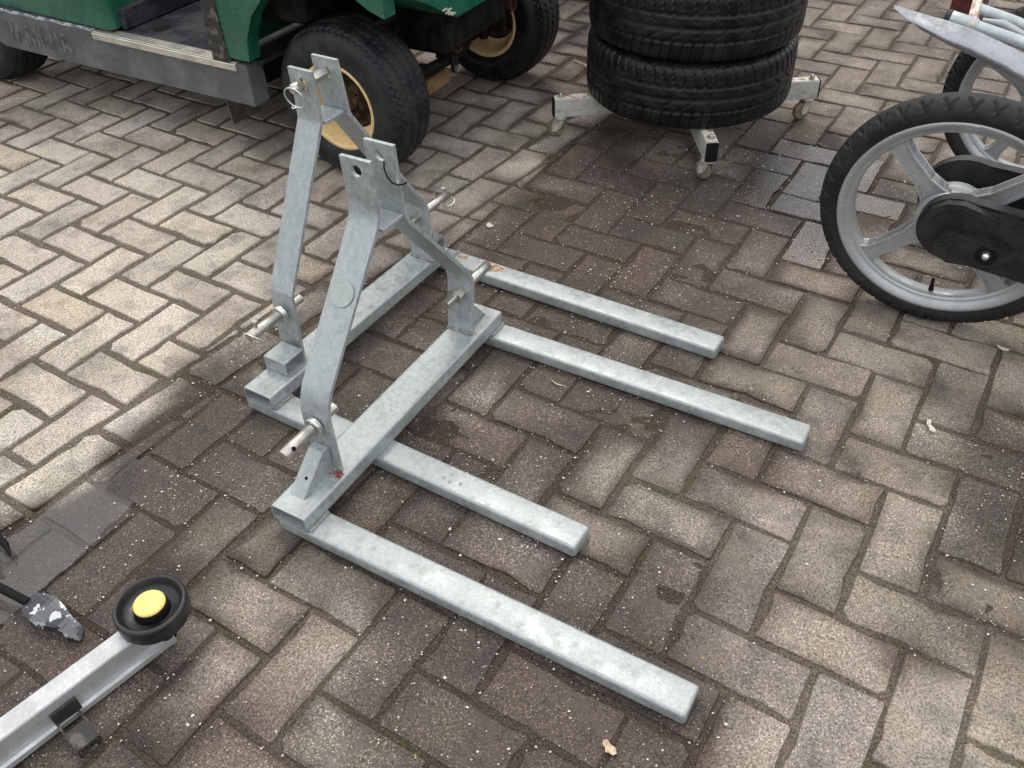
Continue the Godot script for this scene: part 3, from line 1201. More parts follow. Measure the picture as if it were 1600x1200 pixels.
func carrier(near: bool) -> void:
	var at := P(-0.892, 0.946, 0.0018) if near else P(-1.152, 1.125, 0.0018)
	var root := thing("fork_carrier", "front galvanised steel fork carrier with empty holes and a black tie end at its top" if near else "rear galvanised steel fork carrier with a pin and wire ring through its top", "fork carrier", at, deg_to_rad(1.94 if near else 0.31), "galvanised fork carriers for a tractor")
	var wc := 0.076 if near else 0.073
	var lc := 0.335 if near else 0.312
	var zc := 0.062
	var ht := 0.0272 if near else 0.029
	var wt := 0.0585 if near else 0.057
	# cross bar: open hollow section lying on the tines
	begin()
	hollow(wc, zc - ht, 0.005, 0.003, 0.0, (zc + ht) / 2.0, -lc, lc, func(a, b, t): return P(a, t, b))
	done("cross_bar", M.galv, root)
	for side in 2:
		var y := [-0.306, 0.312][side] as float if near else [-0.283, 0.327][side] as float
		var tip := [0.735, 0.728][side] as float if near else [0.724, 0.733][side] as float
		var back := -0.026 if near else -0.038
		begin()
		var rr := rrect(y, ht / 2.0, wt, ht - 0.0006, 0.006, 4)
		extrude(rr, back, tip - 0.005, func(a, b, t): return P(t, a, b), true, true)
		# rounded end
		var prev := rr
		var prev_t := tip - 0.005
		smooth(3)
		for q in [[0.0006, 0.0028], [0.0017, 0.0012], [0.0034, 0.0002], [0.0065, 0.0]]:
			var now := PackedVector2Array()
			for v in rr:
				var away := Vector2(v.x - y, v.y - ht / 2.0)
				now.append(Vector2(y + signf(away.x) * (absf(away.x) - q[0]), ht / 2.0 + signf(away.y) * (absf(away.y) - q[0])))
			for i in rr.size():
				var j := (i + 1) % rr.size()
				quad(P(prev_t, prev[i].x, prev[i].y), P(prev_t, prev[j].x, prev[j].y), P(tip - q[1], now[j].x, now[j].y), P(tip - q[1], now[i].x, now[i].y))
			prev = now
			prev_t = tip - q[1]
		for i in range(1, rr.size() - 1):
			tri(P(prev_t, prev[0].x, prev[0].y), P(prev_t, prev[i].x, prev[i].y), P(prev_t, prev[i + 1].x, prev[i + 1].y))
		flat()
		var tine := done("fork_tine", M.galv, root)
		begin()
		# weld bead along the cross bar
		var bead := []
		var rad := []
		for i in 25:
			bead.append(Vector3(wc / 2 + 0.002, y - wt / 2 + 0.004 + (wt - 0.008) * i / 24.0, ht + 0.0015))
			rad.append(0.0042 + 0.0013 * sin(i * 2.1))
		tube(bead, rad, 8)
		done("weld_bead", M.weld, tine)
		if not near and side == 0:
			begin()
			var pl := PackedVector2Array([Vector2(wc / 2 + 0.165, y - wt / 2 + 0.003), Vector2(wc / 2 + 0.215, y - wt / 2 + 0.003), Vector2(wc / 2 + 0.215, y + wt / 2 - 0.003), Vector2(wc / 2 + 0.165, y + wt / 2 - 0.003)])
			extrude(pl, ht - 0.001, ht + 0.0012, func(a, b, t): return P(a, b, t))
			done("weld_patch", M.weld, tine)
			begin()
			for q in [[0.44, -0.006], [0.455, -0.010], [0.448, 0.006], [0.475, -0.004]]:
				lathe(PackedVector2Array([Vector2(0.0, 0.0), Vector2(0.0032, 0.0), Vector2(0.0036, -0.002)]), Vector3(q[0], y + q[1], ht + 0.0009), Vector3(0, 0, 1), 12)
			done("drill_mark", M.galv_dark, tine)
		if not near and side == 1:
			for spot in [[0.025, 0.012, 0.014, 0.008, 3.0], [0.118, 0.006, 0.024, 0.015, 1.0]]:
				begin()
				var pp := PackedVector2Array()
				for i in 26:
					var t := TAU * i / 26.0
					var k := 1.0 + 0.26 * sin(t * 3.0 + spot[4]) + 0.16 * sin(t * 7.0 + spot[4] * 2.0)
					pp.append(Vector2(wc / 2 + spot[0] + spot[2] * cos(t) * k, clampf(y + spot[1] + spot[3] * sin(t) * k, y - wt / 2 + 0.007, y + wt / 2 - 0.007)))
				extrude(pp, ht - 0.0005, ht + 0.0006, func(a, b, t): return P(a, b, t))
				done("rust_stain", M.rust, tine)
	# uprights
	var lean := 0.0165 / 0.502
	var hole_z := 0.543 if near else 0.566
	var ztop := 0.565 if near else 0.594
	for side in 2:
		var pts: PackedVector2Array
		var x0 := -0.0375
		var x1 := 0.0238
		var lean_here := lean
		if near:
			pts = PackedVector2Array([Vector2(-0.2145, 0.0615), Vector2(-0.2125, 0.212), Vector2(0.0095, 0.462), Vector2(0.008, 0.520)]) if side == 0 else PackedVector2Array([Vector2(0.2355, 0.0615), Vector2(0.2585, 0.192), Vector2(0.0755, 0.425), Vector2(0.0725, 0.520)])
			pts = fillet(pts, 0.11 if side == 0 else 0.05, 10)
		else:
			pts = PackedVector2Array([Vector2(-0.182, 0.0615), Vector2(-0.169, 0.206), Vector2(0.011, 0.497), Vector2(0.0135, 0.538)]) if side == 0 else PackedVector2Array([Vector2(0.245, 0.0615), Vector2(0.2575, 0.196), Vector2(0.080, 0.487), Vector2(0.0795, 0.538)])
			pts = fillet(pts, 0.02, 5)
			x0 = -0.0495 if side == 0 else -0.0225
			x1 = 0.0085 if side == 0 else 0.040
			lean_here = 0.0412 if side == 0 else 0.0935
			if side == 1:
				lean_here = 0.092
		var xr := func(z: float) -> Vector2: return Vector2(x0 - lean_here * (z - 0.062), x1 - lean_here * (z - 0.062))
		begin()
		var hx: Vector2 = xr.call(hole_z)
		strap(pts, 0.0075, xr, ztop, Vector3((hx.x + hx.y) / 2.0, hole_z, 0.0108))
		var leg := done("upright", M.galv, root)
		begin()
		var bead := []
		var rad := []
		for i in 25:
			bead.append(Vector3(x0 + (x1 - x0) * i / 24.0, pts[0].x - 0.0015, zc + 0.0015))
			rad.append(0.0036 + 0.0012 * sin(i * 1.7 + side))
		tube(bead, rad, 8)
		done("weld_bead", M.weld, leg)
		if near and side == 0:
			# ring left by a round sticker
			begin()
			var c := Vector2(-0.0165, 0.360)
			var d := Vector2(0.664, 0.748)
			lathe(PackedVector2Array([Vector2(0.0, 0.0006), Vector2(0.0232, 0.0006), Vector2(0.0236, -0.0006)]), Vector3(c.x, -0.0838, c.y), Vector3(0, -d.y, d.x), 48, true)
			done("sticker_mark", M.mark, leg)
	# spacer plate between the uprights
	begin()
	var zs := 0.434 if near else 0.493
	var ya := 0.0155 if near else 0.0205
	var yb := 0.0755 if near else 0.0795
	var xa := -0.047 if near else -0.063
	box(Vector3(xa + 0.0285, (ya + yb) / 2.0, zs), Vector3(0.055, yb - ya, 0.007), 0.001)
	done("spacer_plate", M.galv, root)
	# gussets at the feet of the uprights
	if near:
		begin()
		var g := PackedVector2Array([Vector2(-0.300, 0.0618), Vector2(-0.2150, 0.0618), Vector2(-0.2150, 0.119), Vector2(-0.231, 0.119)])
		extrude(g, -0.024, 0.008, func(a, b, t): return P(t, a, b))
		var gg := done("gusset", M.galv, root)
		begin()
		lathe(PackedVector2Array([Vector2(0.0, 0.0), Vector2(0.0032, 0.0), Vector2(0.0036, -0.003)]), Vector3(-0.004, -0.2715, 0.0858), Vector3(0, -0.64, 0.77), 14)
		done("drill_hole", M.black, gg)
		begin()
		extrude(PackedVector2Array([Vector2(0.313, 0.0618), Vector2(0.2680, 0.0618), Vector2(0.2680, 0.105), Vector2(0.279, 0.105)]), -0.024, 0.008, func(a, b, t): return P(t, a, b))
		done("gusset", M.galv, root)
		begin()
		extrude(PackedVector2Array([Vector2(-0.031, 0.256), Vector2(0.012, 0.256), Vector2(0.012, 0.312), Vector2(-0.026, 0.312)]), zc - 0.001, zc + 0.002, func(a, b, t): return P(a, b, t))
		done("weld_patch", M.weld, root)
	else:
		begin()
		hollow(0.0565, 0.034, 0.003, 0.003, -0.217, 0.079, -0.034, 0.024, func(a, b, t): return P(t, a, b))
		done("gusset", M.galv, root)
		begin()
		hollow(0.044, 0.034, 0.003, 0.003, 0.2865, 0.0805, -0.030, 0.030, func(a, b, t): return P(t, a, b))
		done("gusset", M.galv, root)
		begin()
		extrude(PackedVector2Array([Vector2(0.266, 0.097), Vector2(0.309, 0.097), Vector2(0.266, 0.128)]), -0.004, 0.030, func(a, b, t): return P(t, a, b))
		done("gusset", M.galv, root)
	# lower pins
	if near:
		var a := lower_pin(root, -0.302, -0.2255, -0.207, -0.164, -0.010, 0.166, false)
		begin()
		lathe(PackedVector2Array([Vector2(0.0, 0.0), Vector2(0.0042, 0.0), Vector2(0.0046, -0.004)]), Vector3(-0.0005, -0.283, 0.1722), Vector3(0.78, -0.05, 0.62).normalized(), 14)
		done("cross_hole", M.black, a)
		lower_pin(root, 0.365, 0.276, 0.2535, 0.196, -0.010, 0.153, true)
	else:
		var a := lower_pin(root, -0.276, -0.192, -0.170, -0.126, -0.022, 0.168, false)
		linch(root, a, Vector3(-0.022, -0.252, 0.172), 0.0245, Vector3(0.004, -0.012, -0.010))
		var b := lower_pin(root, 0.378, 0.272, 0.256, 0.225, 0.000, 0.168, true)
		linch(root, b, Vector3(0.000, 0.362, 0.170), 0.017, Vector3(0.006, 0.004, -0.016))
		begin()
		cyl(Vector3(-0.040, -0.016, 0.566), Vector3(-0.040, 0.012, 0.566), 0.0104, 20, 0.003)
		var tp := done("top_pin", M.pin, root)
		begin()
		hexbar(Vector3(-0.040, 0.0400, 0.566), Vector3(-0.040, 0.0795, 0.566), 0.0108)
		done("top_bolt", M.pin, tp)
		begin()
		tube(circle_path(Vector3(-0.040, -0.013, 0.550), Vector3(1, 0.1, 0), Vector3(0, -0.25, 1).normalized(), 0.0215, 30), 0.0014, 8, true)
		done("ring_clip", M.wire, tp)
		begin()
		tube([Vector3(-0.028, -0.001, 0.589), Vector3(-0.030, -0.005, 0.577), Vector3(-0.031, -0.006, 0.562)], 0.0036, 10)
		done("linch_pin", M.pin, tp)
		begin()
		tube(circle_path(Vector3(-0.049, -0.010, 0.529), Vector3(1, 0, 0), Vector3(0, 1, 0.2), 0.004, 12), 0.0016, 6, true)
		done("clip_eye", M.wire, tp)
	if near:
		begin()
		tube([Vector3(-0.014, 0.0705, 0.533), Vector3(-0.012, 0.066, 0.524), Vector3(-0.004, 0.061, 0.513), Vector3(0.006, 0.060, 0.504), Vector3(0.014, 0.064, 0.500), Vector3(0.022, 0.071, 0.500), Vector3(0.026, 0.075, 0.503)], 0.0014, 8)
		done("tie_end", M.black, root)
		begin()
		tube([Vector3(0.0125, 0.066, 0.497), Vector3(0.0135, 0.066, 0.505), Vector3(0.0130, 0.066, 0.513)], [0.0005, 0.0022, 0.0006], 8)
		done("paper_scrap", M.pale, root)
		begin()
		for q in [[0.0265, -0.229, 0.004], [0.022, -0.222, 0.0036], [0.029, -0.220, 0.003], [0.0155, -0.226, 0.0026], [0.0245, -0.2165, 0.0028], [0.009, -0.229, 0.002], [0.031, -0.226, 0.002]]:
			tube([Vector3(q[0] - q[2], q[1], zc + 0.001), Vector3(q[0], q[1] + q[2], zc + 0.0025), Vector3(q[0] + q[2], q[1] + q[2] * 0.3, zc + 0.001)], q[2] * 0.45, 6)
		done("red_paint_drips", M.red_paint, root)


# ------------------------------------------------------------------ tyres and wheels
func tyre(prof: PackedVector2Array, c: Vector3, ax: Vector3, nth: int, disp: Callable) -> void:
	var u := (Vector3(0, 0, 1) if absf(ax.z) < 0.9 else Vector3(1, 0, 0))
	var v := ax.cross(u).normalized()
	u = v.cross(ax)
	var n := prof.size()
	var nrm := PackedVector2Array()
	for j in n:
		var d := (prof[mini(j + 1, n - 1)] - prof[maxi(j - 1, 0)]).normalized()
		nrm.append(Vector2(d.y, -d.x))
	var rows: Array[PackedVector3Array] = []
	for j in n:
		var r := PackedVector3Array()
		for i in nth:
			var t := TAU * i / nth
			var q: Vector2 = prof[j] + nrm[j] * float(disp.call(t, prof[j]))
			var w: Vector3 = c + ax * q.y + (u * cos(t) + v * sin(t)) * q.x
			r.append(P(w.x, w.y, w.z))
		rows.append(r)
	smooth(1)
	for j in n - 1:
		for i in nth:
			var k := (i + 1) % nth
			quad(rows[j][i], rows[j][k], rows[j + 1][k], rows[j + 1][i])
	flat()


func section(pts: PackedVector2Array, step: float) -> PackedVector2Array:
	# a smooth outline through the points, resampled
	var cv := Curve2D.new()
	for i in pts.size():
		var a := pts[maxi(i - 1, 0)]
		var b := pts[mini(i + 1, pts.size() - 1)]
		var t := (b - a) / 6.0
		cv.add_point(pts[i], -t, t)
	cv.bake_interval = 0.001
	var o := PackedVector2Array()
	var len := cv.get_baked_length()
	var n := int(ceil(len / step))
	for i in n + 1:
		o.append(cv.sample_baked(len * i / n))
	return o


func saw(x: float) -> float:
	return absf(fposmod(x, 1.0) * 2.0 - 1.0)


func golf_tyre(c: Vector3, ax: Vector3) -> void:
	var pr := section(PackedVector2Array([Vector2(0.108, -0.068), Vector2(0.122, -0.080), Vector2(0.150, -0.090), Vector2(0.178, -0.088), Vector2(0.198, -0.076), Vector2(0.211, -0.058), Vector2(0.2155, -0.030), Vector2(0.2165, 0.0), Vector2(0.2155, 0.030), Vector2(0.211, 0.058), Vector2(0.198, 0.076), Vector2(0.178, 0.088), Vector2(0.150, 0.090), Vector2(0.122, 0.080), Vector2(0.108, 0.068)]), 0.0045)
	tyre(pr, c, ax, 500, func(t: float, p: Vector2) -> float:
		if p.x < 0.194:
			return 0.0
		var zig := (saw(t * 62.0 / TAU) - 0.5) * 0.007
		var d := 0.0
		for g in [-0.066, -0.033, 0.0, 0.033, 0.066]:
			d = minf(d, -0.0050 * (1.0 - smoothstep(0.0012, 0.0040, absf(p.y - g - zig))))
		return d)


func dish(c: Vector3, ax: Vector3, r: float, out: float) -> void:
	# pressed steel wheel disc seen from the side that ax points to
	lathe(PackedVector2Array([Vector2(r + 0.012, out + 0.006), Vector2(r + 0.010, out + 0.011), Vector2(r + 0.002, out + 0.011), Vector2(r - 0.003, out + 0.005), Vector2(r - 0.007, out - 0.020), Vector2(r - 0.012, out - 0.046), Vector2(r - 0.020, out - 0.056), Vector2(r * 0.74, out - 0.058)]), c, ax, 56)


func golf_wheel(root: Node3D, c: Vector3, near: bool) -> void:
	var w := Node3D.new()
	w.name = child_name("wheel", root)
	root.add_child(w, true)
	begin()
	golf_tyre(c, Vector3(0, 1, 0))
	done("tyre", M.rubber if near else M.rubber_wet, w)
	begin()
	dish(c, Vector3(0, -1, 0), 0.112, 0.070)
	dish(c, Vector3(0, 1, 0), 0.112, 0.070)
	done("rim", M.cream, w)
	for s in [-1.0, 1.0]:
		begin()
		lathe(PackedVector2Array([Vector2(0.112 * 0.74, 0.0120), Vector2(0.066, 0.014), Vector2(0.055, 0.024), Vector2(0.040, 0.030), Vector2(0.030, 0.028)]), c, Vector3(0, s, 0), 48)
		done("rim_centre", M.rim_inner, w)
	begin()
	lathe(PackedVector2Array([Vector2(0.0, 0.058), Vector2(0.020, 0.057), Vector2(0.026, 0.050), Vector2(0.027, 0.020), Vector2(0.048, 0.018), Vector2(0.05, -0.06)]), c, Vector3(0, -1, 0), 24)
	lathe(PackedVector2Array([Vector2(0.0, 0.03), Vector2(0.055, 0.03), Vector2(0.06, 0.02), Vector2(0.06, -0.03)]), c, Vector3(0, 1, 0), 24)
	for k in 4:
		var t := TAU * k / 4.0 + 0.4
		var b := c + Vector3(cos(t) * 0.051, -0.045, sin(t) * 0.051)
		hexbar(b, b + Vector3(0, -0.016, 0), 0.009)
	done("hub", M.rusty, w)


func car_tyre(which: String, z0: float) -> void:
	var c := Vector3(-0.935, 2.44, z0 + 0.094) if which == "lower" else Vector3(-0.931, 2.437, z0 + 0.092)
	var o := thing("car_tyre", "black car tyre lying flat on the steel dolly, under another tyre" if which == "lower" else "black car tyre lying on top of another, cut off by the picture's edge", "tyre", P(c.x, c.y, z0), 0.0, "car tyres stacked on the dolly")
	if which == "upper" and has_node("car_tyre/carcass"):
		var first: MeshInstance3D = get_node("car_tyre/carcass")
		var mi: MeshInstance3D = first.duplicate()
		mi.name = "carcass"
		mi.rotation.y = 0.77
		o.add_child(mi)
		return
	var pr := section(PackedVector2Array([Vector2(0.205, -0.062), Vector2(0.222, -0.078), Vector2(0.248, -0.092), Vector2(0.274, -0.0905), Vector2(0.290, -0.084), Vector2(0.2980, -0.072), Vector2(0.3005, -0.050), Vector2(0.3015, 0.0), Vector2(0.3005, 0.050), Vector2(0.2980, 0.072), Vector2(0.290, 0.084), Vector2(0.274, 0.0905), Vector2(0.248, 0.092), Vector2(0.222, 0.078), Vector2(0.205, 0.062)]), 0.0052)
	begin()
	tyre(pr, Vector3(0, 0, 0.092), Vector3(0, 0, 1), 640, func(t: float, p: Vector2) -> float:
		if p.x < 0.284:
			if p.x > 0.262 and p.x < 0.268:
				return 0.0012
			return 0.0
		var d := 0.0
		for g in [-0.034, 0.0, 0.034]:
			d = minf(d, -0.0065 * (1.0 - smoothstep(0.0014, 0.0042, absf(p.y - g))))
		var s: float = t * 68.0 / TAU
		if absf(p.y) > 0.037:
			if fposmod(s + absf(p.y) * 7.0, 1.0) < 0.17:
				d = minf(d, -0.0060)
		elif fposmod(s * 0.5 + absf(p.y) * 30.0, 1.0) < 0.12:
			d = minf(d, -0.0030)
		return d)
	done("carcass", M.rubber_wet, o)


func dolly() -> void:
	var c := Vector3(-0.935, 2.44, 0)
	var o := thing("tyre_dolly", "pale steel cross dolly on small castors under the stacked tyres", "dolly", P(c.x, c.y, 0))
	var ends := [Vector2(-0.318, -0.250), Vector2(0.208, -0.302), Vector2(0.326, 0.248), Vector2(-0.214, 0.300)]
	for i in 4:
		var e: Vector2 = ends[i]
		var d := e.normalized()
		var n := Vector2(-d.y, d.x)
		var len := e.length()
		var m := func(a: float, b: float, t: float) -> Vector3: return P(d.x * t + n.x * a, d.y * t + n.y * a, b)
		begin()
		var start := 0.0 if i % 2 == 0 else 0.0175
		extrude(rrect(0, 0.097, 0.035, 0.056, 0.003), start if i != 2 else 0.0175, len - 0.002, m, true)
		var arm := done("arm", M.dolly, o)
		begin()
		extrude(PackedVector2Array([Vector2(-0.0155, 0.1247), Vector2(0.0155, 0.1247), Vector2(0.0155, 0.1262), Vector2(-0.0155, 0.1262)]), 0.06, len - 0.003, m)
		done("worn_top", M.dolly_top, arm)
		begin()
		extrude(rrect(0, 0.097, 0.033, 0.054, 0.003), len - 0.002, len + 0.003, m)
		done("end_plug", M.black, arm)
		begin()
		var b := d * (len - 0.022)
		cyl(Vector3(b.x, b.y, 0.126), Vector3(b.x, b.y, 0.139), 0.006, 12, 0.002)
		hexbar(Vector3(b.x, b.y, 0.1264), Vector3(b.x, b.y, 0.132), 0.0095)
		done("castor_bolt", M.pin, arm)
		var castor := Node3D.new()
		castor.name = child_name("castor", o)
		castor.position = P(b.x, b.y, 0)
		castor.rotation.y = [0.2, -0.5, 0.9, 2.0][i]
		o.add_child(castor)
		begin()
		lathe(PackedVector2Array([Vector2(0.0, 0.0695), Vector2(0.018, 0.0695), Vector2(0.0205, 0.066), Vector2(0.0205, 0.061), Vector2(0.016, 0.058), Vector2(0.0, 0.058)]), Vector3.ZERO, Vector3(0, 0, 1), 24)
		for s in [-1.0, 1.0]:
			extrude(PackedVector2Array([Vector2(-0.016, 0.060), Vector2(-0.026, 0.032), Vector2(-0.022, 0.020), Vector2(-0.012, 0.020), Vector2(0.006, 0.036), Vector2(0.014, 0.060)]), s * 0.0125, s * 0.0145, func(a, z, t): return P(a, t, z))
		done("fork", M.castor, castor)
		begin()
		lathe(PackedVector2Array([Vector2(0.0, -0.010), Vector2(0.008, -0.0105), Vector2(0.021, -0.0095), Vector2(0.0262, -0.007), Vector2(0.0270, 0.0), Vector2(0.0262, 0.007), Vector2(0.021, 0.0095), Vector2(0.008, 0.0105), Vector2(0.0, 0.010)]), Vector3(-0.017, 0, 0.0272), Vector3(0, 1, 0), 28)
		done("castor_wheel", M.castor_wheel, castor)
	begin()
	box(Vector3(0, 0, 0.097), Vector3(0.07, 0.07, 0.05), 0.002)
	done("hub_plate", M.dolly, o)


# ------------------------------------------------------------------ golf cart
func golf_cart() -> void:
	var o := thing("golf_cart", "green golf cart with cream steel wheels parked behind the fork carriers", "golf cart", P(-1.9, 1.62, 0), 0.036)
	# sill
	begin()
	var sill_prof := PackedVector2Array([Vector2(0.0, 0.187), Vector2(0.0, 0.304), Vector2(-1.25, 0.304), Vector2(-1.25, 0.245), Vector2(-1.17, 0.235), Vector2(-1.135, 0.200), Vector2(-1.10, 0.186), Vector2(-0.6, 0.185)])
	extrude(sill_prof, 0.0, 0.06, func(a, b, t): return P(a, t, b))
	extrude(PackedVector2Array([Vector2(0.003, 0.190), Vector2(0.003, 0.300), Vector2(-0.010, 0.300), Vector2(-0.010, 0.190)]), 0.006, 0.055, func(a, b, t): return P(a, t, b))
	var sill := done("side_sill", M.sill, o)
	begin()
	box(Vector3(-0.33, -0.003, 0.2935), Vector3(0.585, 0.006, 0.019), 0.001)
	box(Vector3(-0.33, 0.018, 0.3045), Vector3(0.585, 0.036, 0.003), 0.001)
	done("trim_strip", M.alu, sill)
	begin()
	box(Vector3(-0.93, 0.012, 0.3055), Vector3(0.60, 0.024, 0.004), 0.001)
	done("worn_edge", M.pale_worn, sill)
	var tm := TextMesh.new()
	tm.text = "YAMAHA"
	var font := SystemFont.new()
	font.font_names = PackedStringArray(["Droid Sans"])
	font.font_weight = 700
	tm.font = font
	tm.font_size = 64
	tm.pixel_size = 0.00135
	tm.depth = 0.003
	var tmi := MeshInstance3D.new()
	tmi.name = "sill_lettering"
	tmi.mesh = tm
	tmi.material_override = M.sill_text
	tmi.position = P(-0.905, -0.0005, 0.243)
	tmi.scale = Vector3(0.86, 1.0, 1.0)
	sill.add_child(tmi)
	# floor and kick strip
	begin()
	box(Vector3(-0.31, 0.49, 0.2985), Vector3(0.66, 0.90, 0.012), 0.003)
	var floor_ := done("floor_mat", M.mat_black, o)
	begin()
	lathe(PackedVector2Array([Vector2(0.0, 0.0), Vector2(0.018, 0.0), Vector2(0.022, 0.003), Vector2(0.026, 0.0)]), Vector3(-0.44, 0.11, 0.3052), Vector3(0, 0, 1), 20)
	done("mat_plug", M.black, floor_)
	# seat pod: side panel with a rounded corner, front panel going inwards
	begin()
	var pod := PackedVector2Array()
	for q in [Vector2(-1.42, 0.03), Vector2(-0.575, 0.012)]:
		pod.append(q)
	for i in 7:
		var t := -PI / 2 + PI / 2 * i / 6.0
		pod.append(Vector2(-0.575 + 0.03 * cos(t), 0.042 + 0.03 * sin(t)))
	pod.append(Vector2(-0.575, 0.93))
	pod.append(Vector2(-1.42, 0.93))
	extrude(pod, 0.314, 0.68, func(a, b, t): return P(a - 0.06 * (t - 0.314), b, t), true, true)
	var body := done("body_panel", M.green, o)
	begin()
	lathe(PackedVector2Array([Vector2(0.0, 0.005), Vector2(0.007, 0.004), Vector2(0.0095, 0.0)]), Vector3(-1.082, 0.0225, 0.353), Vector3(0, -1, 0), 18)
	done("bolt_head", M.pin, body)
	begin()
	box(Vector3(-0.535, 0.48, 0.337), Vector3(0.022, 0.86, 0.062), 0.004)
	box(Vector3(-0.95, 0.03, 0.310), Vector3(0.80, 0.03, 0.006), 0.001)
	done("kick_strip", M.mat_black, o)
	# front leg shield and wing round the wheel
	begin()
	var wing := PackedVector2Array([Vector2(-0.062, 0.318), Vector2(0.016, 0.318), Vector2(0.026, 0.380), Vector2(0.060, 0.445), Vector2(0.112, 0.497), Vector2(0.19, 0.545), Vector2(0.29, 0.565), Vector2(0.39, 0.550), Vector2(0.455, 0.515), Vector2(0.50, 0.50), Vector2(0.50, 0.76), Vector2(-0.062, 0.76)])
	extrude(wing, 0.0, 0.045, func(a, b, t): return P(a, t, b))
	done("front_wing", M.green, o)
	begin()
	var nose := PackedVector2Array([Vector2(0.0, 0.62), Vector2(0.02, 0.555), Vector2(0.14, 0.500), Vector2(0.262, 0.430), Vector2(0.285, 0.422), Vector2(0.70, 0.422), Vector2(0.73, 0.430), Vector2(0.84, 0.50), Vector2(0.93, 0.555), Vector2(0.95, 0.62), Vector2(0.95, 0.72), Vector2(0.0, 0.72)])
	extrude(nose, 0.49, 0.52, func(a, b, t): return P(t, a, b))
	extrude(PackedVector2Array([Vector2(0.14, 0.500), Vector2(0.262, 0.430), Vector2(0.285, 0.422), Vector2(0.70, 0.422), Vector2(0.73, 0.430), Vector2(0.84, 0.50), Vector2(0.84, 0.515), Vector2(0.72, 0.445), Vector2(0.29, 0.438), Vector2(0.14, 0.515)]), 0.25, 0.492, func(a, b, t): return P(t, a, b))
	var nosep := done("nose_panel", M.green, o)
	begin()
	for q in [[0.225, 0.458], [0.238, 0.447], [0.250, 0.441], [0.262, 0.436], [0.246, 0.452]]:
		box(Vector3(0.5208, q[0], q[1]), Vector3(0.002, 0.022 - 0.02 * absf(q[0] - 0.24), 0.0035), 0.0005)
	done("scuff_mark", M.pale, nosep)
	begin()
	extrude(PackedVector2Array([Vector2(-0.12, 0.3035), Vector2(-0.060, 0.3035), Vector2(-0.064, 0.76), Vector2(-0.10, 0.76)]), -0.004, 0.05, func(a, b, t): return P(a, t, b))
	done("edge_seal", M.seal, o)
	begin()
	box(Vector3(-0.075, 0.49, 0.55), Vector3(0.02, 0.88, 0.46), 0.004)
	box(Vector3(0.21, 0.475, 0.766), Vector3(0.60, 0.93, 0.012), 0.004)
	box(Vector3(0.22, 0.93, 0.65), Vector3(0.56, 0.03, 0.22), 0.004)
	done("cowl", M.green, o)
	# the seat is above the picture
	begin()
	box(Vector3(-1.05, 0.475, 0.74), Vector3(0.52, 0.86, 0.10), 0.03)
	done("seat", M.mat_black, o)
	# what is under it
	begin()
	box(Vector3(-0.62, 0.50, 0.245), Vector3(1.14, 0.76, 0.085), 0.004)
	box(Vector3(0.18, 0.50, 0.36), Vector3(0.52, 0.34, 0.15), 0.01)
	box(Vector3(0.06, 0.48, 0.50), Vector3(0.22, 0.80, 0.18), 0.01)
	box(Vector3(-1.25, 0.50, 0.26), Vector3(0.36, 0.46, 0.12), 0.01)
	done("chassis", M.chassis, o)
	begin()
	box(Vector3(0.27, 0.475, 0.655), Vector3(0.44, 0.84, 0.21), 0.01)
	done("wheel_housing", M.black, o)
	begin()
	extrude(PackedVector2Array([Vector2(0.075, 0.062), Vector2(0.20, 0.058), Vector2(0.20, 0.19), Vector2(0.07, 0.19)]), -0.20, -0.195, func(a, b, t): return P(t, a, b))
	done("mud_flap", M.flap, o)
	for side in 2:
		var y := 0.205 if side == 0 else 0.70
		var s := 1.0 if side == 0 else -1.0
		begin()
		var path := []
		for i in 121:
			var t := TAU * 6.5 * i / 120.0
			path.append(Vector3(0.335 + 0.034 * cos(t), y + 0.034 * sin(t), 0.27 + 0.25 * i / 120.0))
		tube(path, 0.0065, 7)
		cyl(Vector3(0.335, y, 0.20), Vector3(0.335, y, 0.56), 0.014, 12)
		done("coil_spring", M.chassis, o)
		begin()
		tube([Vector3(0.27, y - s * 0.02, 0.20), Vector3(0.33, y + s * 0.10, 0.215), Vector3(0.38, y + s * 0.22, 0.235)], 0.016, 10)
		tube([Vector3(0.27, y - s * 0.02, 0.20), Vector3(0.24, y + s * 0.10, 0.215), Vector3(0.20, y + s * 0.22, 0.235)], 0.014, 10)
		cyl(Vector3(0.27, y - s * 0.10, 0.205), Vector3(0.27, y + s * 0.02, 0.205), 0.030, 16)
		done("suspension_arm", M.chassis, o)
	begin()
	# front cross member with two tube ends and a hanging bracket
	extrude(PackedVector2Array([Vector2(0.40, 0.245), Vector2(0.40, 0.312), Vector2(0.83, 0.325), Vector2(0.83, 0.285), Vector2(0.55, 0.262)]), 0.355, 0.395, func(a, b, t): return P(t, a, b))
	extrude(PackedVector2Array([Vector2(0.405, 0.30), Vector2(0.455, 0.30), Vector2(0.445, 0.205), Vector2(0.430, 0.196), Vector2(0.415, 0.205)]), 0.396, 0.402, func(a, b, t): return P(t, a, b))
	extrude(PackedVector2Array([Vector2(0.700, 0.30), Vector2(0.735, 0.30), Vector2(0.730, 0.215), Vector2(0.715, 0.210)]), 0.396, 0.402, func(a, b, t): return P(t, a, b))
	var cross := done("cross_member", M.chassis, o)
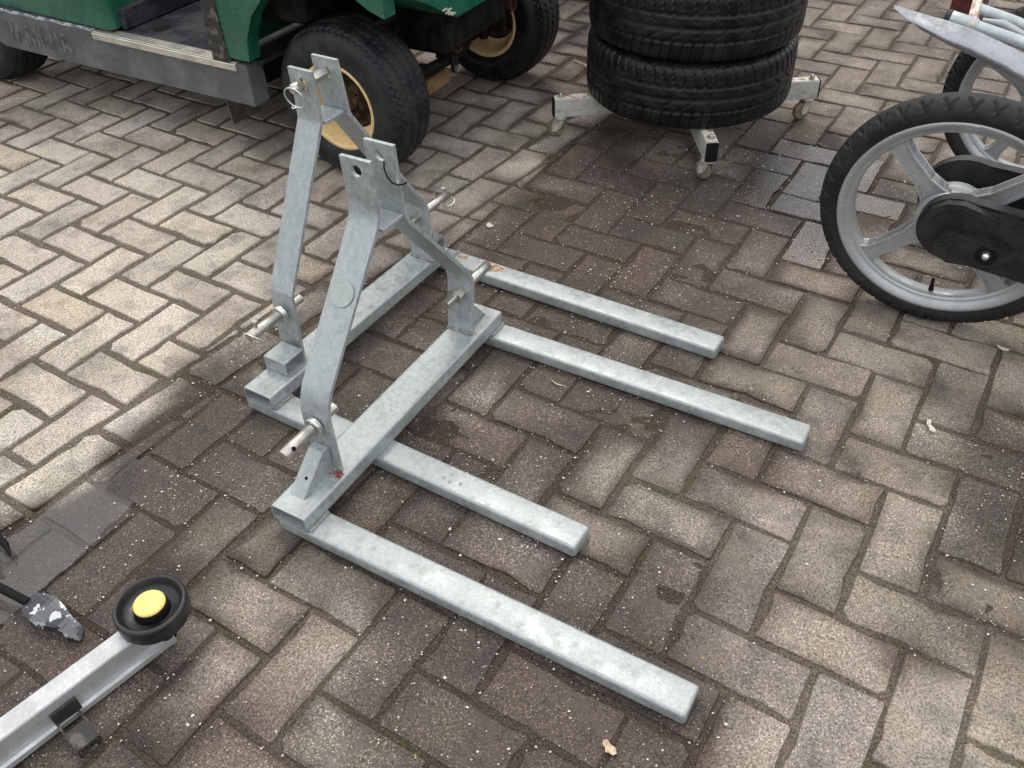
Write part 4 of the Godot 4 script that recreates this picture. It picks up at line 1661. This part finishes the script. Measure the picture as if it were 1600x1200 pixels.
	for q in [[0.428, 0.282], [0.752, 0.302]]:
		begin()
		lathe(PackedVector2Array([Vector2(0.016, -0.06), Vector2(0.016, 0.02), Vector2(0.022, 0.02), Vector2(0.024, 0.016), Vector2(0.024, -0.06)]), Vector3(0.40, q[0], q[1]), Vector3(1, 0, 0), 24, true)
		lathe(PackedVector2Array([Vector2(0.0, -0.02), Vector2(0.016, -0.02)]), Vector3(0.40, q[0], q[1]), Vector3(1, 0, 0), 24, true)
		done("bush_tube", M.rusty, cross)
	begin()
	hexbar(Vector3(0.402, 0.430, 0.212), Vector3(0.412, 0.430, 0.212), 0.010)
	done("bolt", M.pin, cross)
	begin()
	box(Vector3(0.265, 0.405, 0.150), Vector3(0.14, 0.20, 0.050), 0.014)
	done("skid_block", M.tan, o)
	golf_wheel(o, Vector3(0.262, 0.128, 0.2155), true)
	golf_wheel(o, Vector3(0.27, 0.885, 0.2155), false)
	golf_wheel(o, Vector3(-1.35, 0.128, 0.2155), true)
	golf_wheel(o, Vector3(-1.35, 0.885, 0.2155), false)


# ------------------------------------------------------------------ mopeds
func moped_wheel(root: Node3D, c: Vector3, phase: float) -> void:
	var w := Node3D.new()
	w.name = child_name("wheel", root)
	root.add_child(w, true)
	var pr := section(PackedVector2Array([Vector2(0.203, -0.022), Vector2(0.211, -0.027), Vector2(0.222, -0.0305), Vector2(0.234, -0.029), Vector2(0.243, -0.022), Vector2(0.2485, -0.011), Vector2(0.250, 0.0), Vector2(0.2485, 0.011), Vector2(0.243, 0.022), Vector2(0.234, 0.029), Vector2(0.222, 0.0305), Vector2(0.211, 0.027), Vector2(0.203, 0.022)]), 0.0036)
	begin()
	tyre(pr, c, Vector3(0, 1, 0), 760, func(t: float, p: Vector2) -> float:
		if p.x < 0.228:
			return 0.0
		var s: float = fposmod(t * 38.0 / TAU, 1.0)
		var a := absf(p.y) / 0.029
		var d := 0.0
		if a > 0.30 and a < 0.92 and absf(s - 0.15 - 0.30 * a) < 0.075:
			d = -0.0055
		if a > 0.42 and absf(s - 0.92 + 0.38 * a) < 0.07:
			d = minf(d, -0.005)
		if absf(a - 0.78 - 0.18 * sin(s * TAU)) < 0.05:
			d = minf(d, -0.0012)
		return d)
	done("tyre", M.rubber_dusty, w)
	begin()
	lathe(PackedVector2Array([Vector2(0.2000, -0.020), Vector2(0.2085, -0.0225), Vector2(0.2105, -0.0255), Vector2(0.2085, -0.0285), Vector2(0.2030, -0.0285), Vector2(0.1989, -0.024), Vector2(0.1945, -0.0225), Vector2(0.1928, -0.019), Vector2(0.1890, -0.0185), Vector2(0.1846, -0.0165), Vector2(0.1824, -0.012), Vector2(0.1819, 0.0), Vector2(0.1824, 0.012), Vector2(0.1846, 0.0165), Vector2(0.1890, 0.0185), Vector2(0.1928, 0.019), Vector2(0.1945, 0.0225), Vector2(0.1989, 0.024), Vector2(0.2030, 0.0285), Vector2(0.2085, 0.0285), Vector2(0.2105, 0.0255), Vector2(0.2085, 0.0225), Vector2(0.2000, 0.020)]), c, Vector3(0, 1, 0), 96)
	done("rim", M.alloy, w)
	for k in 4:
		var t := phase + TAU * k / 4.0
		var d := Vector2(cos(t), sin(t))
		var n := Vector2(-d.y, d.x)
		begin()
		var half := PackedVector2Array([Vector2(0.046, 0.031), Vector2(0.066, 0.023), Vector2(0.090, 0.0165), Vector2(0.150, 0.0145), Vector2(0.172, 0.0175), Vector2(0.184, 0.026)])
		var outline := PackedVector2Array(half)
		for i in half.size():
			var q := half[half.size() - 1 - i]
			outline.append(Vector2(q.x, -q.y))
		extrude(outline, -0.011, 0.011, func(a, b, y): return P(c.x + d.x * a + n.x * b, c.y + y, c.z + d.y * a + n.y * b))
		# raised lips along both edges
		for s in [-1.0, 1.0]:
			var lip := PackedVector2Array(half)
			for i in half.size():
				var q := half[half.size() - 1 - i]
				lip.append(Vector2(q.x, q.y - 0.0042))
			extrude(lip, -0.0145, 0.0145, func(a, b, y): return P(c.x + d.x * a + n.x * b * s, c.y + y, c.z + d.y * a + n.y * b * s))
		done("spoke", M.alloy, w)
	begin()
	lathe(PackedVector2Array([Vector2(0.012, -0.050), Vector2(0.040, -0.050), Vector2(0.044, -0.046), Vector2(0.050, -0.034), Vector2(0.061, -0.030), Vector2(0.063, -0.020), Vector2(0.057, -0.016), Vector2(0.057, 0.000), Vector2(0.063, 0.004), Vector2(0.063, 0.012), Vector2(0.059, 0.016), Vector2(0.059, 0.030), Vector2(0.050, 0.034), Vector2(0.044, 0.046), Vector2(0.040, 0.050), Vector2(0.012, 0.050)]), c, Vector3(0, 1, 0), 40, true)
	done("hub", M.alloy, w)
	begin()
	var va := deg_to_rad(-87.0)
	var v0 := c + Vector3(cos(va) * 0.182, 0.0, sin(va) * 0.182)
	var v1 := c + Vector3(cos(va) * 0.150, -0.006, sin(va) * 0.150)
	tube([v0, v0.lerp(v1, 0.4), v0.lerp(v1, 0.45), v1], [0.0055, 0.0045, 0.0035, 0.0035], 10)
	done("valve", M.black, w)


func teardrop(cx: float, cz: float, r: float, x_end: float, z_lo: float, z_hi: float) -> PackedVector2Array:
	var p := PackedVector2Array()
	for i in 17:
		var t := deg_to_rad(72.0 + (270.0 - 62.0) * i / 16.0)
		p.append(Vector2(cx + r * cos(t), cz + r * sin(t)))
	p.append(Vector2(x_end, z_lo))
	p.append(Vector2(x_end, z_hi))
	return p


func moped() -> void:
	var o := thing("moped", "moped cut off at the right edge, grey spoked wheel with a black hub cover", "moped", P(-0.088, 1.814, 0), 0.0)
	o.rotation.x = 0.085
	o.scale = Vector3.ONE * 1.052
	var c := Vector3(0, 0, 0.250)
	moped_wheel(o, c, deg_to_rad(44.0))
	begin()
	extrude(teardrop(0.018, 0.270, 0.068, 0.62, 0.160, 0.298), -0.074, -0.052, func(a, b, t): return P(a, t, b), true, true)
	extrude(teardrop(0.018, 0.270, 0.061, 0.62, 0.167, 0.290), -0.082, -0.073, func(a, b, t): return P(a, t, b), true, true)
	var arm := done("swing_arm", M.plastic, o)
	begin()
	extrude(PackedVector2Array([Vector2(-0.0413, 0.2858), Vector2(-0.0302, 0.3150), Vector2(-0.0078, 0.3322), Vector2(0.0214, 0.3374), Vector2(0.0507, 0.3305), Vector2(0.0834, 0.3202), Vector2(0.0782, 0.3098), Vector2(0.0490, 0.3202), Vector2(0.0214, 0.3262), Vector2(-0.0044, 0.3202), Vector2(-0.0216, 0.3047), Vector2(-0.0319, 0.2823)]), -0.092, -0.075, func(a, b, t): return P(a, t, b), true, true)
	done("cover_lip", M.plastic, arm)
	begin()
	extrude(PackedVector2Array([Vector2(-0.0026, 0.2230), Vector2(-0.0095, 0.2462), Vector2(-0.0009, 0.2720), Vector2(0.0197, 0.2823), Vector2(0.0464, 0.2789), Vector2(0.1212, 0.2686), Vector2(0.1350, 0.2720), Vector2(0.1109, 0.2316), Vector2(0.0851, 0.2187), Vector2(0.0249, 0.2118)]), -0.096, -0.079, func(a, b, t): return P(a, t, b), true, true)
	var cover := done("hub_cover", M.plastic, o)
	begin()
	extrude(PackedVector2Array([Vector2(-0.0009, 0.2720), Vector2(0.0197, 0.2823), Vector2(0.0464, 0.2789), Vector2(0.1212, 0.2686), Vector2(0.1160, 0.2634), Vector2(0.0464, 0.2729), Vector2(0.0214, 0.2763), Vector2(0.0042, 0.2677)]), -0.100, -0.094, func(a, b, t): return P(a, t, b), true, true)
	for q in [[0.0094, 0.2617], [0.0042, 0.2514], [0.0163, 0.2582], [0.0249, 0.2531], [0.0128, 0.2445], [0.0300, 0.2617], [0.0214, 0.2410]]:
		box(Vector3(q[0], -0.0975, q[1]), Vector3(0.007, 0.003, 0.0022), 0.0005)
	for q in [[0.0472, 0.2557], [0.0662, 0.2514], [0.0765, 0.2496]]:
		lathe(PackedVector2Array([Vector2(0.0, 0.001), Vector2(0.003, 0.001), Vector2(0.0035, -0.002)]), Vector3(q[0], -0.096, q[1]), Vector3(0, -1, 0), 10)
	done("moulded_rib", M.plastic, cover)
	begin()
	lathe(PackedVector2Array([Vector2(0.010, 0.000), Vector2(0.015, 0.001), Vector2(0.0175, 0.004), Vector2(0.019, 0.000)]), Vector3(0.084, -0.0965, 0.249), Vector3(0, -1, 0), 22)
	done("bolt_seat", M.black, cover)
	begin()
	lathe(PackedVector2Array([Vector2(0.0, 0.010), Vector2(0.004, 0.0095), Vector2(0.007, 0.006), Vector2(0.008, 0.0), Vector2(0.008, -0.006)]), Vector3(0.084, -0.0965, 0.249), Vector3(0, -1, 0), 18)
	done("cover_bolt", M.wire, cover)
	begin()
	extrude(teardrop(0.008, 0.258, 0.084, 0.62, 0.175, 0.322), 0.058, 0.078, func(a, b, t): return P(a, t, b), true, true)
	box(Vector3(0.40, 0.0, 0.285), Vector3(0.46, 0.15, 0.10), 0.012)
	done("far_swing_arm", M.plastic, o)
	begin()
	box(Vector3(0.40, 0.0, 0.337), Vector3(0.44, 0.13, 0.004), 0.001)
	tube([Vector3(0.17, -0.066, 0.322), Vector3(0.62, -0.066, 0.322)], 0.004, 8)
	done("arm_trim", M.alloy, o)


func rear_moped() -> void:
	var o := thing("moped", "moped at top right whose wheel is half hidden under a grey pointed fairing", "moped", P(0.008, 2.50, 0), 0.0)
	moped_wheel(o, Vector3(0, 0, 0.250), deg_to_rad(62.0))
	begin()
	box(Vector3(0.36, 0.0, 0.30), Vector3(0.5, 0.10, 0.07), 0.012)
	done("swing_arm", M.plastic, o)
	# pointed grey fairing leaning over the wheel
	var hi := [[-0.392, 2.36, 0.468], [-0.340, 2.36, 0.460], [-0.272, 2.36, 0.452], [-0.203, 2.36, 0.440], [-0.142, 2.36, 0.423], [-0.080, 2.36, 0.404], [-0.019, 2.36, 0.386], [0.10, 2.36, 0.35]]
	var lo := [[-0.386, 2.335, 0.469], [-0.311, 2.33, 0.431], [-0.245, 2.33, 0.407], [-0.178, 2.33, 0.388], [-0.120, 2.33, 0.371], [-0.057, 2.33, 0.347], [0.005, 2.33, 0.325], [0.12, 2.33, 0.28]]
	var n := FastNoiseLite.new()
	n.seed = 8
	n.frequency = 11.0
	var f := func(u: float, v: float, off: float) -> Vector3:
		var x := u * (hi.size() - 1)
		var i := mini(int(x), hi.size() - 2)
		var a := Vector3(hi[i][0], hi[i][1], hi[i][2]).lerp(Vector3(hi[i + 1][0], hi[i + 1][1], hi[i + 1][2]), x - i)
		var b := Vector3(lo[i][0], lo[i][1], lo[i][2]).lerp(Vector3(lo[i + 1][0], lo[i + 1][1], lo[i + 1][2]), x - i)
		var p := a.lerp(b, v)
		var bulge := 0.030 * sin(v * PI) * smoothstep(0.0, 0.3, u)
		p.y -= bulge + 0.005 * n.get_noise_2d(p.x * 1.0 + p.z * 1.6, p.z * 0.5) * smoothstep(0.35, 0.8, u) - off
		return P(p.x, p.y, p.z)
	begin()
	smooth(1)
	grid(60, 14, func(u, v): return f.call(u, v, 0.0), false, true)
	smooth(2)
	grid(60, 14, func(u, v): return f.call(u, v, 0.003), false)
	flat()
	for i in 60:
		for v in [0.0, 1.0]:
			var a: Vector3 = f.call(i / 60.0, v, 0.0)
			var b: Vector3 = f.call((i + 1) / 60.0, v, 0.0)
			var a2: Vector3 = f.call(i / 60.0, v, 0.003)
			var b2: Vector3 = f.call((i + 1) / 60.0, v, 0.003)
			if v == 0.0:
				quad(a, b, b2, a2)
			else:
				quad(b, a, a2, b2)
	done("fairing", M.fairing, o, -o.position)

	var t := thing("folded_tube_frame", "pale blue-grey steel tube frame with a cream clamp lying over the pointed fairing", "tube frame", P(-0.12, 2.43, 0))
	var base := -t.position
	begin()
	cyl(Vector3(-0.276, 2.42, 0.439), Vector3(-0.203, 2.42, 0.4265), 0.0195, 24, 0.002)
	done("sleeve", M.tube_paint, t, base)
	begin()
	lathe(PackedVector2Array([Vector2(0.0, 0.003), Vector2(0.015, 0.003), Vector2(0.0192, 0.0), Vector2(0.0198, -0.004), Vector2(0.0198, -0.011)]), Vector3(-0.2765, 2.42, 0.439), Vector3(-0.985, 0, 0.17).normalized(), 24)
	done("end_cap", M.seal, t, base)
	begin()
	tube([Vector3(-0.205, 2.42, 0.428), Vector3(-0.031, 2.42, 0.396), Vector3(0.15, 2.42, 0.362)], 0.0150, 20)
	done("tube", M.tube_paint, t, base)
	begin()
	tube([Vector3(-0.245, 2.392, 0.412), Vector3(-0.027, 2.392, 0.374), Vector3(0.15, 2.392, 0.342)], 0.0115, 18)
	done("tube", M.galv_dark, t, base)
	begin()
	tube([Vector3(-0.218, 2.47, 0.455), Vector3(-0.046, 2.47, 0.421), Vector3(0.15, 2.47, 0.381)], 0.0125, 18)
	done("tube", M.tube_paint, t, base)
	begin()
	tube([Vector3(-0.196, 2.45, 0.436), Vector3(-0.150, 2.45, 0.434), Vector3(-0.098, 2.45, 0.417), Vector3(0.10, 2.45, 0.38)], [0.004, 0.010, 0.008, 0.008], 14)
	done("tube", M.alloy, t, base)
	begin()
	var cl := PackedVector2Array([Vector2(2.405, 0.408), Vector2(2.435, 0.404), Vector2(2.446, 0.424), Vector2(2.470, 0.446), Vector2(2.492, 0.460), Vector2(2.484, 0.476), Vector2(2.460, 0.474), Vector2(2.428, 0.452), Vector2(2.400, 0.440)])
	extrude(cl, -0.224, -0.205, func(a, b, u): return P(u - 0.18 * (b - 0.43), a, b), true, true)
	done("clamp", M.clamp, t, base)

	var r := thing("steel_crate", "dark red steel box at the top edge behind the pale tube end", "crate", P(-0.36, 3.74, 0))
	begin()
	box(Vector3(0, 0, 0.15), Vector3(0.11, 0.14, 0.30), 0.004)
	done("box", M.red_steel, r)
	begin()
	box(Vector3(0.0, -0.0725, 0.155), Vector3(0.07, 0.004, 0.02), 0.001)
	done("handle", M.red_steel, r)
	var r2 := thing("steel_crate", "red steel box with a pale lid in the top right corner", "crate", P(0.03, 3.95, 0))
	begin()
	box(Vector3(0, 0, 0.075), Vector3(0.38, 0.20, 0.15), 0.004)
	done("box", M.red_steel, r2)
	begin()
	box(Vector3(0.01, 0, 0.1555), Vector3(0.33, 0.17, 0.010), 0.002)
	done("lid", M.red_lid, r2)


# ------------------------------------------------------------------ lower left corner
func rail() -> void:
	var o := thing("guide_rail", "pale galvanised rail at lower left with a yellow-capped black roller on its end", "rail", P(-0.93, 0.2, 0))
	var base := -o.position
	var a := Vector2(-0.918, 0.345)
	var d := Vector2(-0.0335, -0.195).normalized()
	var n := Vector2(-d.y, d.x)
	var m := func(u: float, z: float, t: float) -> Vector3:
		var q := a + d * t + n * u
		return P(q.x, q.y, z)
	begin()
	# top-hat section: box with lips at the foot
	extrude(PackedVector2Array([Vector2(-0.0175, 0.062), Vector2(-0.016, 0.0645), Vector2(0.016, 0.0645), Vector2(0.0175, 0.062), Vector2(0.0175, 0.026), Vector2(0.0195, 0.020), Vector2(0.025, 0.018), Vector2(0.025, 0.008), Vector2(0.0225, 0.006), Vector2(-0.0225, 0.006), Vector2(-0.025, 0.008), Vector2(-0.025, 0.018), Vector2(-0.0195, 0.020), Vector2(-0.0175, 0.026)]), -0.012, 0.62, m)
	done("rail_section", M.rail, o, base)
	var w := Node3D.new()
	w.name = "roller"
	o.add_child(w)
	var c := Vector3(-0.911, 0.349, 0.0)
	begin()
	lathe(PackedVector2Array([Vector2(0.020, 0.083), Vector2(0.028, 0.083), Vector2(0.040, 0.085), Vector2(0.0455, 0.090), Vector2(0.0478, 0.100), Vector2(0.0500, 0.1025), Vector2(0.0535, 0.1015), Vector2(0.0552, 0.098), Vector2(0.0552, 0.074), Vector2(0.0530, 0.069), Vector2(0.010, 0.067)]), c, Vector3(0, 0, 1), 64)
	done("roller_rim", M.plastic, w, base)
	begin()
	lathe(PackedVector2Array([Vector2(0.021, 0.1015), Vector2(0.0252, 0.0990), Vector2(0.0262, 0.095), Vector2(0.028, 0.082)]), c, Vector3(0, 0, 1), 40)
	done("hub_collar", M.black, w, base)
	begin()
	lathe(PackedVector2Array([Vector2(0.0, 0.1054), Vector2(0.010, 0.1053), Vector2(0.019, 0.1048), Vector2(0.0228, 0.1036), Vector2(0.0242, 0.1015), Vector2(0.0242, 0.097)]), c, Vector3(0, 0, 1), 40)
	done("hub_cap", M.yellow, w, base)
	begin()
	var q := c + Vector3(0, 0, 0)
	cyl(q + Vector3(0, 0, 0.010), q + Vector3(0, 0, 0.068), 0.016, 20)
	done("roller_post", M.chassis, w, base)
	begin()
	extrude(PackedVector2Array([Vector2(0.0197, 0.046), Vector2(0.024, 0.046), Vector2(0.024, 0.006), Vector2(0.0197, 0.006)]), 0.145, 0.185, m)
	extrude(PackedVector2Array([Vector2(0.024, 0.007), Vector2(0.086, 0.004), Vector2(0.086, 0.022), Vector2(0.080, 0.026), Vector2(0.024, 0.026)]), 0.150, 0.153, m)
	extrude(PackedVector2Array([Vector2(0.024, 0.007), Vector2(0.086, 0.004), Vector2(0.086, 0.022), Vector2(0.080, 0.026), Vector2(0.024, 0.026)]), 0.182, 0.185, m)
	extrude(PackedVector2Array([Vector2(0.050, 0.024), Vector2(0.086, 0.021), Vector2(0.086, 0.0245), Vector2(0.050, 0.0275)]), 0.153, 0.182, m)
	done("bracket", M.seal, o, base)


func lever() -> void:
	var o := thing("lever", "black iron lever whose flattened end has flaking grey and white paint", "lever", P(-1.12, 0.275, 0))
	var base := -o.position
	begin()
	tube([Vector3(-1.42, 0.235, 0.042), Vector3(-1.215, 0.262, 0.034), Vector3(-1.142, 0.270, 0.030)], 0.0075, 12)
	done("rod", M.black, o, base)
	begin()
	var p := PackedVector2Array([Vector2(-1.139, 0.256), Vector2(-1.149, 0.272), Vector2(-1.143, 0.289), Vector2(-1.113, 0.300), Vector2(-1.084, 0.296), Vector2(-1.060, 0.290), Vector2(-1.036, 0.288), Vector2(-1.028, 0.273), Vector2(-1.045, 0.262), Vector2(-1.063, 0.267), Vector2(-1.089, 0.260), Vector2(-1.107, 0.251), Vector2(-1.128, 0.250)])
	extrude(p, 0.008, 0.030, func(a, b, t): return P(a, b, t + 0.12 * (b - 0.27) - 0.07 * (a + 1.1)))
	done("paddle", M.flake, o, base)
	begin()
	tube([Vector3(-1.36, 0.275, 0.012), Vector3(-1.283, 0.290, 0.016), Vector3(-1.268, 0.290, 0.012)], [0.008, 0.006, 0.003], 10)
	tube([Vector3(-1.38, 0.335, 0.014), Vector3(-1.297, 0.328, 0.018), Vector3(-1.272, 0.318, 0.012)], [0.008, 0.006, 0.002], 10)
	done("tine", M.black, o, base)


func trailer() -> void:
	var o := thing("trailer", "black trailer side showing as a dark patch between the cart's far wheel and the tyres", "trailer", P(-2.6, 3.85, 0))
	begin()
	box(Vector3(0, 0, 0.62), Vector3(2.5, 1.1, 0.95), 0.02)
	done("box_body", M.chassis, o)
	begin()
	box(Vector3(0, -0.5, 0.09), Vector3(2.46, 0.04, 0.18), 0.004)
	done("side_skirt", M.chassis, o)
	for x in [-0.6, 0.6]:
		begin()
		lathe(PackedVector2Array([Vector2(0.10, -0.08), Vector2(0.24, -0.075), Vector2(0.27, -0.06), Vector2(0.275, 0.0), Vector2(0.27, 0.06), Vector2(0.24, 0.075), Vector2(0.10, 0.08)]), Vector3(x, 0.2, 0.275), Vector3(0, 1, 0), 32)
		done("tyre", M.rubber_wet, o)


# ------------------------------------------------------------------ small things lying about
func scrap(called: String, label: String, category: String, outline: Array, z: float, th: float, m: Material, curl: float) -> void:
	var c := Vector2.ZERO
	var p := PackedVector2Array()
	for q in outline:
		p.append(Vector2(q[0], q[1]))
		c += Vector2(q[0], q[1])
	c /= p.size()
	begin()
	extrude(p, z, z + th, func(a, b, t): return P(a, b, t + curl * (Vector2(a, b) - c).length_squared() / 0.0004))
	tag(done(called, m), label, category)


func litter() -> void:
	scrap("dry_leaf", "small pale dry leaf on dark pavers below the longest front tine", "leaf", [[-0.236, 0.557], [-0.232, 0.561], [-0.224, 0.557], [-0.216, 0.556], [-0.211, 0.549], [-0.214, 0.544], [-0.221, 0.545], [-0.226, 0.543], [-0.229, 0.549], [-0.235, 0.551]], 0.003, 0.001, M.leaf, 0.004)
	scrap("paper_scrap", "white torn scrap on the dark pavers beyond the cross bars", "scrap", [[-1.152, 1.661], [-1.146, 1.668], [-1.141, 1.660], [-1.134, 1.662], [-1.130, 1.652], [-1.138, 1.645], [-1.147, 1.648], [-1.150, 1.653]], 0.002, 0.002, M.pale, 0.003)
	scrap("wood_chip", "cream chip with a narrow waist on pavers right of the tine tips", "chip", [[0.009, 1.464], [0.015, 1.467], [0.018, 1.459], [0.017, 1.452], [0.025, 1.447], [0.031, 1.439], [0.027, 1.433], [0.019, 1.436], [0.016, 1.445], [0.010, 1.452]], 0.002, 0.0025, M.pale, 0.0)
	scrap("plastic_shard", "thin white shard in a joint below the moped's rear wheel", "shard", [[0.083, 1.775], [0.097, 1.772], [0.110, 1.772], [0.108, 1.766], [0.098, 1.763], [0.090, 1.767]], 0.002, 0.002, M.pale, 0.0)
	begin()
	tube([Vector3(-1.483, 2.740, 0.006), Vector3(-1.43, 2.716, 0.010), Vector3(-1.375, 2.684, 0.006)], 0.0028, 8)
	tag(done("stick", M.leaf), "thin pale stick on the ground left of the stacked tyres", "stick")
	begin()
	tube([Vector3(-0.690, 1.199, 0.003), Vector3(-0.674, 1.192, 0.004), Vector3(-0.655, 1.197, 0.003)], [0.0012, 0.002, 0.0008], 6)
	tag(done("twig", M.leaf), "short curved twig on dark pavers between the middle tines", "twig")
